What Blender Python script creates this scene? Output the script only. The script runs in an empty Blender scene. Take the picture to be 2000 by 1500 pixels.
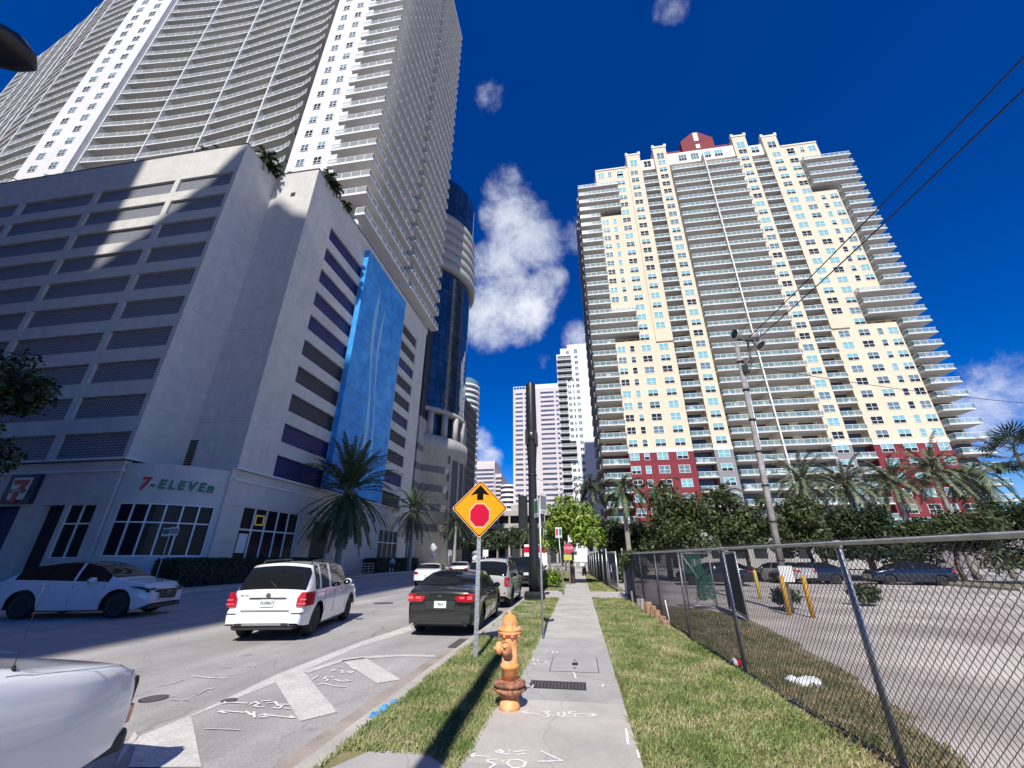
import bpy, bmesh, math, random
from mathutils import Vector, Matrix
R = math.radians
S = bpy.context.scene
COL = S.collection
random.seed(7)

# ---------------------------------------------------------------- camera, sky, sun, exposure
cam_d = bpy.data.cameras.new('camera'); cam = bpy.data.objects.new('camera', cam_d); COL.objects.link(cam)
cam.location = (0, 0, 1.7); cam.rotation_euler = (R(90 + 23.43), 0, R(8.83))
cam_d.sensor_width = 36; cam_d.lens = 36 * 780 / 2000; cam_d.clip_end = 4000; cam_d.clip_start = 0.05
S.camera = cam
SUN_EL, SUN_AZ = 45.0, 2.0          # azimuth: degrees from -Y towards +X
sd = bpy.data.lights.new('sun', 'SUN'); sun = bpy.data.objects.new('sun', sd); COL.objects.link(sun)
sd.energy = 5.0; sd.angle = R(0.53); sd.color = (1, .955, .88)
dv = Vector((math.cos(R(SUN_EL)) * math.sin(R(SUN_AZ)), -math.cos(R(SUN_EL)) * math.cos(R(SUN_AZ)), math.sin(R(SUN_EL))))
sun.rotation_euler = dv.to_track_quat('Z', 'Y').to_euler(); sun.location = (0, -10, 40)
W = bpy.data.worlds.new('World'); S.world = W; W.use_nodes = True
nt = W.node_tree; N = nt.nodes; L = nt.links; N.clear()
out = N.new('ShaderNodeOutputWorld'); bg = N.new('ShaderNodeBackground'); bg.inputs[1].default_value = 0.057
sky = N.new('ShaderNodeTexSky'); sky.sky_type = 'NISHITA'; sky.sun_disc = False
sky.sun_elevation = R(SUN_EL); sky.sun_rotation = R(180 - SUN_AZ)
sky.air_density = 1.0; sky.dust_density = 0.0; sky.ozone_density = 4.5; sky.altitude = 600
hs = N.new('ShaderNodeHueSaturation'); hs.inputs['Saturation'].default_value = 1.5; hs.inputs['Value'].default_value = 1.95; hs.inputs['Hue'].default_value = .522
L.new(sky.outputs[0], hs.inputs['Color'])
tc = N.new('ShaderNodeTexCoord')
CLOUDS = []
def cam_dir(px, py):
    P, Y = R(23.43), R(8.83); a, c = (px - 1000) / 780, (750 - py) / 780
    f = math.cos(P) - c * math.sin(P); z = math.sin(P) + c * math.cos(P)
    return Vector((a * math.cos(Y) - f * math.sin(Y), a * math.sin(Y) + f * math.cos(Y), z)).normalized()
# cloud banks of this sky, as directions on the sky dome (x,y from a survey of the photo), angular radius, strength
for (px, py, r, s) in [(985, 370, .06, .95), (1005, 420, .085, 1.05), (1025, 480, .10, 1.1), (985, 540, .10, 1.25), (1010, 600, .10, 1.35), (955, 625, .09, 1.2), (1050, 560, .08, 1), (1065, 450, .05, .6),
                       (958, 188, .04, .72), (1130, 660, .05, .95), (1125, 460, .05, .5), (935, 865, .045, .9), (950, 895, .045, .9),
                       (1935, 800, .09, .72), (1985, 770, .08, .72), (1310, 20, .035, .42), (1060, 705, .025, .5)]:
    CLOUDS.append((cam_dir(px, py), r, s))
acc = None
nz = N.new('ShaderNodeTexNoise'); nz.inputs['Scale'].default_value = 11; nz.inputs['Detail'].default_value = 12; nz.inputs['Roughness'].default_value = .68; nz.inputs['Distortion'].default_value = .25
L.new(tc.outputs['Generated'], nz.inputs['Vector'])
def mth(op, a, b=None, c=None):
    n = N.new('ShaderNodeMath'); n.operation = op
    for i, v in enumerate((a, b, c)):
        if v is None: continue
        if isinstance(v, (int, float)): n.inputs[i].default_value = v
        else: L.new(v, n.inputs[i])
    return n.outputs[0]
for d, r, s in CLOUDS:
    dn = N.new('ShaderNodeVectorMath'); dn.operation = 'DISTANCE'; dn.inputs[1].default_value = d
    L.new(tc.outputs['Generated'], dn.inputs[0])
    v = mth('DIVIDE', dn.outputs['Value'], r * 1.07)
    v = mth('MULTIPLY', v, v); v = mth('SUBTRACT', 1.0, v); v = mth('MAXIMUM', v, 0.0); v = mth('MULTIPLY', v, s)
    acc = v if acc is None else mth('MAXIMUM', acc, v)
nzs = mth('MULTIPLY', mth('SUBTRACT', nz.outputs[0], .53), 2.7)
dens = mth('ADD', acc, nzs)
dens = mth('MULTIPLY', dens, mth('MINIMUM', mth('MULTIPLY', acc, 5.0), 1.0))
mr = N.new('ShaderNodeMapRange'); mr.interpolation_type = 'SMOOTHSTEP'
mr.inputs[1].default_value = .05; mr.inputs[2].default_value = 1.4
L.new(dens, mr.inputs[0])
cr = N.new('ShaderNodeMapRange'); cr.inputs[1].default_value = .3; cr.inputs[2].default_value = .7
nz2 = N.new('ShaderNodeTexNoise'); nz2.inputs['Scale'].default_value = 5; nz2.inputs['Detail'].default_value = 4
L.new(tc.outputs['Generated'], nz2.inputs['Vector']); L.new(nz2.outputs[0], cr.inputs[0])
cc = N.new('ShaderNodeMixRGB'); cc.inputs[1].default_value = (8.6, 9.6, 12.4, 1); cc.inputs[2].default_value = (15.5, 16.0, 17.2, 1)
L.new(cr.outputs[0], cc.inputs[0])
mx = N.new('ShaderNodeMixRGB'); L.new(mth('MULTIPLY', mr.outputs[0], .93), mx.inputs[0]); L.new(hs.outputs[0], mx.inputs[1]); L.new(cc.outputs[0], mx.inputs[2])
L.new(mx.outputs[0], bg.inputs[0]); L.new(bg.outputs[0], out.inputs[0])
S.view_settings.view_transform = 'Standard'; S.view_settings.look = 'None'; S.view_settings.exposure = 0.18; S.view_settings.gamma = 1
S.render.engine = 'CYCLES'
S.cycles.max_bounces = 6; S.cycles.diffuse_bounces = 3; S.cycles.transparent_max_bounces = 12

# ---------------------------------------------------------------- materials
def mat(name, col, rough=.7, metal=0, var=0, vscale=3, bump=0, bscale=40, spec=.5, coat=0, streak=0, col2=None, coords='pos', fine=0, fscale=60, alpha=1, transmission=0, emit=None, backface=False):
    m = bpy.data.materials.new(name); m.use_nodes = True
    t = m.node_tree; n = t.nodes; l = t.links; p = n['Principled BSDF']
    p.inputs['Roughness'].default_value = rough; p.inputs['Metallic'].default_value = metal
    p.inputs['Specular IOR Level'].default_value = spec; p.inputs['Coat Weight'].default_value = coat
    p.inputs['Coat Roughness'].default_value = .04
    c4 = (*col, 1); p.inputs['Base Color'].default_value = c4; p.inputs['Alpha'].default_value = alpha
    p.inputs['Transmission Weight'].default_value = transmission
    if emit: p.inputs['Emission Color'].default_value = (*emit[0], 1); p.inputs['Emission Strength'].default_value = emit[1]
    if coords == 'pos': src = n.new('ShaderNodeNewGeometry').outputs['Position']
    else: src = n.new('ShaderNodeTexCoord').outputs['Object']
    cur = None
    def noise(scale, detail=6, vec=None):
        q = n.new('ShaderNodeTexNoise'); q.inputs['Scale'].default_value = scale; q.inputs['Detail'].default_value = detail
        q.inputs['Roughness'].default_value = .6; l.new(vec or src, q.inputs['Vector']); return q
    if var or streak or fine or col2:
        base = n.new('ShaderNodeRGB'); base.outputs[0].default_value = c4; cur = base.outputs[0]
    def mul(fac, lo, hi, a=.3, b=.7):
        nonlocal cur
        r = n.new('ShaderNodeMapRange'); r.inputs[1].default_value = a; r.inputs[2].default_value = b
        r.inputs[3].default_value = lo; r.inputs[4].default_value = hi; l.new(fac, r.inputs[0])
        x = n.new('ShaderNodeMixRGB'); x.blend_type = 'MULTIPLY'; x.inputs[0].default_value = 1
        l.new(cur, x.inputs[1]); l.new(r.outputs[0], x.inputs[2]); cur = x.outputs[0]
    if col2:
        q = noise(vscale * .7); r = n.new('ShaderNodeMapRange'); r.inputs[1].default_value = .4; r.inputs[2].default_value = .6; l.new(q.outputs[0], r.inputs[0])
        x = n.new('ShaderNodeMixRGB'); l.new(r.outputs[0], x.inputs[0]); l.new(cur, x.inputs[1]); x.inputs[2].default_value = (*col2, 1); cur = x.outputs[0]
    if var: mul(noise(vscale).outputs[0], 1 - var, 1 + var)
    if fine: mul(noise(fscale, 3).outputs[0], 1 - fine, 1 + fine)
    if streak:
        mp = n.new('ShaderNodeMapping'); mp.inputs['Scale'].default_value = (1.3, 1.3, .06); l.new(src, mp.inputs['Vector'])
        mul(noise(1.5, 7, mp.outputs[0]).outputs[0], 1 - streak, 1.0, .32, .6)
    if cur: l.new(cur, p.inputs['Base Color'])
    if bump:
        q = noise(bscale, 4); b = n.new('ShaderNodeBump'); b.inputs['Strength'].default_value = bump; b.inputs['Distance'].default_value = .02
        l.new(q.outputs[0], b.inputs['Height']); l.new(b.outputs[0], p.inputs['Normal'])
    return m
M = {}
M['asphalt'] = mat('asphalt', (.37, .35, .33), .9, var=.16, vscale=.45, fine=.22, fscale=55, bump=.5, bscale=90)
def worn(m, crack=.75, sc=.55, tyre=.12):
    t = m.node_tree; n = t.nodes; l = t.links; p = n['Principled BSDF']; cur = p.inputs['Base Color'].links[0].from_socket
    g = n.new('ShaderNodeNewGeometry'); q = n.new('ShaderNodeTexNoise'); q.inputs['Scale'].default_value = 1.3; q.inputs['Detail'].default_value = 6; l.new(g.outputs['Position'], q.inputs['Vector'])
    a = n.new('ShaderNodeVectorMath'); a.operation = 'MULTIPLY_ADD'; a.inputs[1].default_value = (.5, .5, 0); l.new(q.outputs['Color'], a.inputs[0]); l.new(g.outputs['Position'], a.inputs[2])
    v = n.new('ShaderNodeTexVoronoi'); v.feature = 'DISTANCE_TO_EDGE'; v.inputs['Scale'].default_value = sc; l.new(a.outputs[0], v.inputs['Vector'])
    r = n.new('ShaderNodeMapRange'); r.inputs[1].default_value = .0; r.inputs[2].default_value = .006; r.inputs[3].default_value = crack; r.inputs[4].default_value = 1; l.new(v.outputs['Distance'], r.inputs[0])
    x = n.new('ShaderNodeMixRGB'); x.blend_type = 'MULTIPLY'; x.inputs[0].default_value = 1; l.new(cur, x.inputs[1]); l.new(r.outputs[0], x.inputs[2])
    mp = n.new('ShaderNodeMapping'); mp.inputs['Scale'].default_value = (1.1, .05, 1); l.new(g.outputs['Position'], mp.inputs['Vector'])
    w = n.new('ShaderNodeTexNoise'); w.inputs['Scale'].default_value = 1.2; w.inputs['Detail'].default_value = 5; l.new(mp.outputs[0], w.inputs['Vector'])
    r2 = n.new('ShaderNodeMapRange'); r2.inputs[1].default_value = .35; r2.inputs[2].default_value = .65; r2.inputs[3].default_value = 1 - tyre; r2.inputs[4].default_value = 1 + tyre; l.new(w.outputs[0], r2.inputs[0])
    y = n.new('ShaderNodeMixRGB'); y.blend_type = 'MULTIPLY'; y.inputs[0].default_value = 1; l.new(x.outputs[0], y.inputs[1]); l.new(r2.outputs[0], y.inputs[2])
    s_ = n.new('ShaderNodeTexVoronoi'); s_.inputs['Scale'].default_value = .9; l.new(a.outputs[0], s_.inputs['Vector'])
    r3 = n.new('ShaderNodeMapRange'); r3.inputs[1].default_value = .05; r3.inputs[2].default_value = .13; r3.inputs[3].default_value = .72; r3.inputs[4].default_value = 1; l.new(s_.outputs['Distance'], r3.inputs[0])
    z = n.new('ShaderNodeMixRGB'); z.blend_type = 'MULTIPLY'; z.inputs[0].default_value = 1; l.new(y.outputs[0], z.inputs[1]); l.new(r3.outputs[0], z.inputs[2]); l.new(z.outputs[0], p.inputs['Base Color'])
worn(M['asphalt'])
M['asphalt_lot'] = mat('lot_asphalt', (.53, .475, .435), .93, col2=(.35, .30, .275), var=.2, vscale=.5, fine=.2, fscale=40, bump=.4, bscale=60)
M['concrete'] = mat('concrete', (.50, .465, .41), .9, col2=(.45, .425, .39), var=.16, vscale=1.1, fine=.1, fscale=70, bump=.25, bscale=70)
M['concrete_d'] = mat('concrete_dark', (.40, .39, .365), .9, var=.14, vscale=1.3, fine=.12, fscale=70, bump=.25, bscale=70)
worn(M['concrete'], .8, .4, .04); worn(M['concrete_d'], .8, .5, .05)
M['kerb'] = mat('kerb_concrete', (.47, .44, .39), .9, var=.2, vscale=1.6, fine=.14, fscale=50, bump=.3, bscale=50)
M['gutter'] = mat('gutter_concrete', (.36, .31, .27), .9, var=.2, vscale=2, fine=.16, fscale=50, bump=.3, bscale=50)
M['paint'] = mat('road_paint', (.58, .56, .52), .8, var=.14, vscale=3, fine=.2, fscale=30)
M['chalk'] = mat('spray_paint', (.76, .75, .73), .8, var=.2, vscale=14)
M['chalkf'] = mat('faded_spray_paint', (.52, .51, .495), .8, var=.3, vscale=5)
M['bluep'] = mat('blue_spray', (.08, .36, .72), .8, var=.5, vscale=9)
M['soil'] = mat('lawn_soil', (.19, .19, .09), .95, var=.35, vscale=1.6, col2=(.27, .22, .10), fine=.3, fscale=80, bump=.6, bscale=50)
M['soil2'] = mat('verge_soil', (.20, .18, .10), .95, var=.35, vscale=2.2, col2=(.24, .2, .12), fine=.3, fscale=60, bump=.6, bscale=50)
def grass_mat(name, a, b, c):
    m = bpy.data.materials.new(name); m.use_nodes = True; t = m.node_tree; n = t.nodes; l = t.links; p = n['Principled BSDF']
    g = n.new('ShaderNodeNewGeometry'); q = n.new('ShaderNodeTexNoise'); q.inputs['Scale'].default_value = 1.5; q.inputs['Detail'].default_value = 5
    l.new(g.outputs['Position'], q.inputs['Vector'])
    ad = n.new('ShaderNodeMath'); ad.operation = 'MULTIPLY_ADD'; ad.inputs[1].default_value = .75; l.new(g.outputs['Random Per Island'], ad.inputs[0])
    s2 = n.new('ShaderNodeMath'); s2.operation = 'MULTIPLY_ADD'; s2.inputs[1].default_value = 2.4; s2.inputs[2].default_value = -1.1; l.new(q.outputs[0], s2.inputs[0]); l.new(s2.outputs[0], ad.inputs[2])
    r = n.new('ShaderNodeValToRGB'); r.color_ramp.elements[0].color = (*a, 1); r.color_ramp.elements[1].color = (*c, 1)
    e = r.color_ramp.elements.new(.5); e.color = (*b, 1); l.new(ad.outputs[0], r.inputs[0]); l.new(r.outputs[0], p.inputs['Base Color'])
    p.inputs['Roughness'].default_value = .6; p.inputs['Specular IOR Level'].default_value = .3
    return m
M['grass'] = grass_mat('grass_blades', (.12, .19, .05), (.27, .32, .12), (.52, .45, .27))
M['grass_dry'] = grass_mat('dry_grass_blades', (.10, .125, .04), (.24, .215, .11), (.42, .35, .21))
def leaf_mat(name, a, b, rough=.5):
    m = bpy.data.materials.new(name); m.use_nodes = True; t = m.node_tree; n = t.nodes; l = t.links; p = n['Principled BSDF']
    g = n.new('ShaderNodeNewGeometry'); r = n.new('ShaderNodeValToRGB'); r.color_ramp.elements[0].color = (*a, 1); r.color_ramp.elements[1].color = (*b, 1)
    l.new(g.outputs['Random Per Island'], r.inputs[0]); l.new(r.outputs[0], p.inputs['Base Color'])
    p.inputs['Roughness'].default_value = rough; p.inputs['Specular IOR Level'].default_value = .35
    return m
M['leaf_dark'] = leaf_mat('leaf_dark', (.008, .02, .006), (.04, .065, .018))
M['leaf_olive'] = leaf_mat('leaf_olive', (.018, .034, .009), (.08, .10, .028))
M['leaf_bright'] = leaf_mat('leaf_bright', (.05, .11, .012), (.26, .36, .04))
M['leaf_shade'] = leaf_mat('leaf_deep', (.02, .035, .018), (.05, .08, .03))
M['palm'] = leaf_mat('palm_leaf', (.03, .06, .025), (.10, .14, .06))
M['palm_grey'] = leaf_mat('palm_leaf_grey', (.07, .09, .05), (.2, .23, .14))
M['hedge'] = leaf_mat('hedge_leaf', (.015, .035, .018), (.04, .07, .03))
M['bark'] = mat('bark', (.13, .10, .075), .95, var=.3, vscale=6, bump=.8, bscale=18)
M['palmtrunk'] = mat('palm_trunk', (.30, .28, .25), .9, var=.25, vscale=5, bump=.5, bscale=14)
M['wood'] = mat('weathered_wood', (.37, .35, .335), .9, var=.3, vscale=3, streak=.4, bump=.6, bscale=25)
M['stump'] = mat('stump_wood', (.36, .22, .14), .9, var=.4, vscale=8, bump=.6, bscale=30)
M['white'] = mat('white_stucco', (.60, .585, .545), .85, var=.09, vscale=.9, streak=.07, fine=.05, fscale=6, bump=.15, bscale=8)
M['white2'] = mat('white_stucco_clean', (.70, .695, .69), .8, var=.04, vscale=.3, streak=.07)
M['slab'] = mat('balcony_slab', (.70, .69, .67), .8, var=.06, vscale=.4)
M['soffit'] = mat('shaded_soffit', (.42, .41, .39), .85, var=.08, vscale=.4)  # slab underside, with its shade darkened into the colour
M['soffit_l'] = mat('pale_shaded_soffit', (.58, .57, .55), .85, var=.08, vscale=.4)  # paler underside tone, shade still part of the colour
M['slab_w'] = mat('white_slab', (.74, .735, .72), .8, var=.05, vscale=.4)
M['joint'] = mat('joint_line', (.33, .33, .33), .9)
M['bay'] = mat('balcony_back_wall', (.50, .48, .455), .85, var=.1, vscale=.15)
M['bayglass'] = mat('balcony_door_glass', (.05, .06, .07), .12, var=.6, vscale=.12, spec=.6)
M['rail'] = mat('white_rail', (.80, .80, .80), .5)
def glassy(name, col, alpha):
    m = mat(name, col, .08, alpha=alpha, spec=.5); return m
M['railglass'] = glassy('rail_glass', (.55, .6, .6), .42)
M['railglass_t'] = glassy('rail_glass_teal', (.28, .45, .47), .5)
M['beige'] = mat('cream_stucco', (.72, .61, .455), .85, var=.05, vscale=.2, streak=.06)
M['cream'] = mat('pale_cream', (.82, .76, .66), .85, var=.04, vscale=.3)
M['redw'] = mat('red_stucco', (.21, .024, .036), .8, var=.08, vscale=.3, streak=.08)
M['greyw'] = mat('grey_stucco', (.26, .255, .275), .85, var=.06, vscale=.3, streak=.08)
M['frame'] = mat('window_frame', (.82, .82, .80), .5)
M['pane_t'] = mat('pane_teal', (.22, .46, .50), .07, spec=.8)  # bright teal holds the sky reflection as base colour
M['pane_d'] = mat('pane_dark', (.025, .028, .033), .12, spec=.35)
M['pane_s'] = mat('shop_glass', (.012, .014, .018), .25, spec=.22)
M['pane_m'] = mat('pane_mid', (.13, .22, .25), .07, spec=.7)
M['dark'] = mat('dark_recess', (.02, .022, .028), .7)
M['black'] = mat('black_plastic', (.015, .015, .016), .45)
M['navy'] = mat('dark_blue_screen', (.006, .012, .11), .55, var=.3, vscale=1.2)
M['char'] = mat('dark_grey_screen', (.03, .033, .048), .6, var=.2, vscale=1.2)
M['blue'] = mat('blue_banner', (.02, .26, .70), .5, spec=.3, var=.16, vscale=.8, col2=(.05, .35, .78))
M['blue2'] = mat('pale_blue_reflection', (.25, .52, .78), .5)  # light reflections on the banner, painted as pale streaks
M['beige_off'] = mat('pinkish_stone', (.62, .56, .55), .85, var=.04, vscale=.1)
M['offwin'] = mat('office_glass', (.10, .11, .17), .15, var=.5, vscale=.08, spec=.7)
M['palew'] = mat('pale_blue_white', (.72, .75, .80), .8, var=.05, vscale=.1)
M['stone'] = mat('tan_stone', (.42, .40, .37), .85, var=.1, vscale=.4, streak=.1)
M['stone2'] = mat('brown_stone', (.19, .165, .165), .85, var=.1, vscale=.4)
M['stonecrown'] = mat('pale_stone_band', (.36, .355, .34), .8, var=.08, vscale=.3)
def curtain(name, col, sx, sz, line, rough=.05):
    m = mat(name, col, rough, spec=1.0); t = m.node_tree; n = t.nodes; l = t.links; p = n['Principled BSDF']
    g = n.new('ShaderNodeTexCoord'); mp = n.new('ShaderNodeMapping'); l.new(g.outputs['UV'], mp.inputs['Vector'])
    b = n.new('ShaderNodeTexBrick'); b.offset = 0; b.inputs['Scale'].default_value = 1; b.inputs['Brick Width'].default_value = sx; b.inputs['Row Height'].default_value = sz
    b.inputs['Mortar Size'].default_value = .05; b.inputs['Mortar Smooth'].default_value = 0; b.inputs['Bias'].default_value = -.2
    b.inputs['Color1'].default_value = (*col, 1); b.inputs['Color2'].default_value = (col[0] * 2.2, col[1] * 2.2, col[2] * 2, 1); b.inputs['Mortar'].default_value = (*line, 1)
    l.new(mp.outputs[0], b.inputs['Vector']); l.new(b.outputs[0], p.inputs['Base Color'])
    p.inputs['Metallic'].default_value = .35
    q = n.new('ShaderNodeTexNoise'); q.inputs['Scale'].default_value = .35; l.new(n.new('ShaderNodeNewGeometry').outputs['Position'], q.inputs['Vector'])
    bu = n.new('ShaderNodeBump'); bu.inputs['Strength'].default_value = .25; bu.inputs['Distance'].default_value = .25; l.new(q.outputs[0], bu.inputs['Height']); l.new(bu.outputs[0], p.inputs['Normal'])
    return m
M['curtain'] = curtain('blue_curtain_glass', (.02, .045, .085), 1.5, 1.6, (.01, .012, .02))
def grille(name):
    m = mat(name, (.3, .3, .34), .6); t = m.node_tree; n = t.nodes; l = t.links; p = n['Principled BSDF']
    g = n.new('ShaderNodeNewGeometry'); sx = n.new('ShaderNodeSeparateXYZ'); l.new(g.outputs['Position'], sx.inputs[0])
    def band(sock, per, duty):
        a = n.new('ShaderNodeMath'); a.operation = 'ADD'; l.new(sock, a.inputs[0]); a.inputs[1].default_value = 500
        b = n.new('ShaderNodeMath'); b.operation = 'MODULO'; l.new(a.outputs[0], b.inputs[0]); b.inputs[1].default_value = per
        c = n.new('ShaderNodeMath'); c.operation = 'LESS_THAN'; l.new(b.outputs[0], c.inputs[0]); c.inputs[1].default_value = per * duty; return c.outputs[0]
    v = band(sx.outputs[0], .2, .3); h = band(sx.outputs[2], .2, .18)
    mm = n.new('ShaderNodeMath'); mm.operation = 'MAXIMUM'; l.new(v, mm.inputs[0]); l.new(h, mm.inputs[1])
    x = n.new('ShaderNodeMixRGB'); l.new(mm.outputs[0], x.inputs[0]); x.inputs[1].default_value = (.03, .035, .06, 1); x.inputs[2].default_value = (.42, .42, .44, 1)
    l.new(x.outputs[0], p.inputs['Base Color']); return m
M['grille'] = grille('garage_grille')
M['galv'] = mat('galvanised_steel', (.46, .49, .53), .45, metal=.55, var=.2, vscale=14, coords='obj')
M['wire'] = mat('fence_wire', (.10, .095, .105), .6, metal=.4)
M['railpipe'] = mat('fence_pipe', (.55, .55, .55), .4, metal=.6, var=.2, vscale=6)
M['blackpole'] = mat('black_pole_paint', (.02, .021, .023), .35, var=.2, vscale=4)
M['orange'] = mat('sign_orange', (.95, .33, .004), .6, spec=.2, coords='obj')
M['signblack'] = mat('sign_black', (.006, .006, .006), .8, spec=.08)
M['signred'] = mat('sign_red', (.55, .0, .035), .6, spec=.2, var=.08, vscale=6, coords='obj')
M['signwhite'] = mat('sign_white', (.78, .78, .78), .5)
M['signborder'] = mat('sign_pale_orange', (.85, .5, .3), .5)
M['signgreen'] = mat('sign_green', (.05, .19, .11), .5)
M['hyd'] = mat('hydrant_orange', (.82, .34, .09), .62, var=.22, vscale=9, col2=(.84, .42, .22), fine=.12, fscale=45, bump=.6, bscale=22, spec=.3)
M['rust'] = mat('rusty_iron', (.23, .10, .075), .85, var=.5, vscale=20, col2=(.5, .22, .12), bump=1, bscale=45)
M['iron'] = mat('cast_iron', (.10, .09, .085), .8, var=.3, vscale=20, bump=.6, bscale=60)
M['yellow'] = mat('yellow_paint', (.66, .38, .05), .5, var=.2, vscale=6)
M['yellow2'] = mat('pale_yellow_paint', (.72, .62, .12), .5)
M['greenslat'] = mat('green_slats', (.02, .13, .085), .6)
M['darkmesh'] = mat('dark_green_mesh', (.02, .03, .028), .8)
M['carwhite'] = mat('white_car_paint', (.80, .80, .80), .22, coat=1, coords='obj')
M['carwhite2'] = mat('pearl_car_paint', (.66, .68, .71), .25, coat=1, coords='obj')
M['cargrey'] = mat('dark_grey_car_paint', (.035, .038, .036), .28, metal=.55, coat=1, coords='obj')
M['carsilver'] = mat('silver_white_paint', (.55, .55, .52), .25, metal=.3, coat=1, coords='obj')
M['carblack'] = mat('black_car_paint', (.01, .01, .012), .2, coat=1)
M['carblue'] = mat('blue_car_paint', (.008, .014, .032), .2, coat=1)
M['carred'] = mat('maroon_car_paint', (.16, .01, .02), .2, coat=1)
M['glass'] = mat('car_glass', (.010, .012, .013), .04, spec=.45)
M['tyre'] = mat('tyre_rubber', (.02, .02, .021), .85, bump=.3, bscale=60, coords='obj')
M['rim'] = mat('alloy_rim', (.62, .63, .65), .4, metal=.25)
M['lamp'] = mat('tail_lamp_red', (.45, .008, .02), .12, coat=1, var=.3, vscale=18, coords='obj')
M['lampin'] = mat('tail_lamp_inner', (.75, .12, .16), .2, coat=1)
M['chrome'] = mat('chrome', (.75, .76, .78), .12, metal=1)
M['trim'] = mat('dark_trim', (.03, .03, .032), .55)
M['plate'] = mat('licence_plate', (.72, .74, .72), .4)
M['platetext'] = mat('plate_text', (.06, .12, .10), .5)
M['amber'] = mat('amber_lens', (.65, .16, .06), .2, coat=1)
M['greenlogo'] = mat('logo_green', (.0, .17, .09), .4)
M['redlogo'] = mat('logo_red', (.55, .02, .02), .4)
M['navylogo'] = mat('logo_navy', (.012, .025, .06), .4)
M['seat'] = mat('seat_fabric', (.07, .065, .06), .9)
M['skin'] = mat('skin', (.45, .28, .2), .6)
M['cloth1'] = mat('cloth_pale', (.6, .6, .62), .9)
M['cloth2'] = mat('cloth_dark', (.03, .035, .06), .9)
M['hivis'] = mat('yellow_sign_face', (.5, .48, .08), .6)
M['pink'] = mat('pink_red_face', (.45, .04, .09), .6)
M['plastic_w'] = mat('white_plastic', (.8, .82, .84), .5)
M['greencloth'] = mat('green_screen', (.03, .07, .055), .8)
M['neon'] = mat('neon_sign', (.5, .4, .05), .5, emit=((1, .6, .1), .12))

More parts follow.
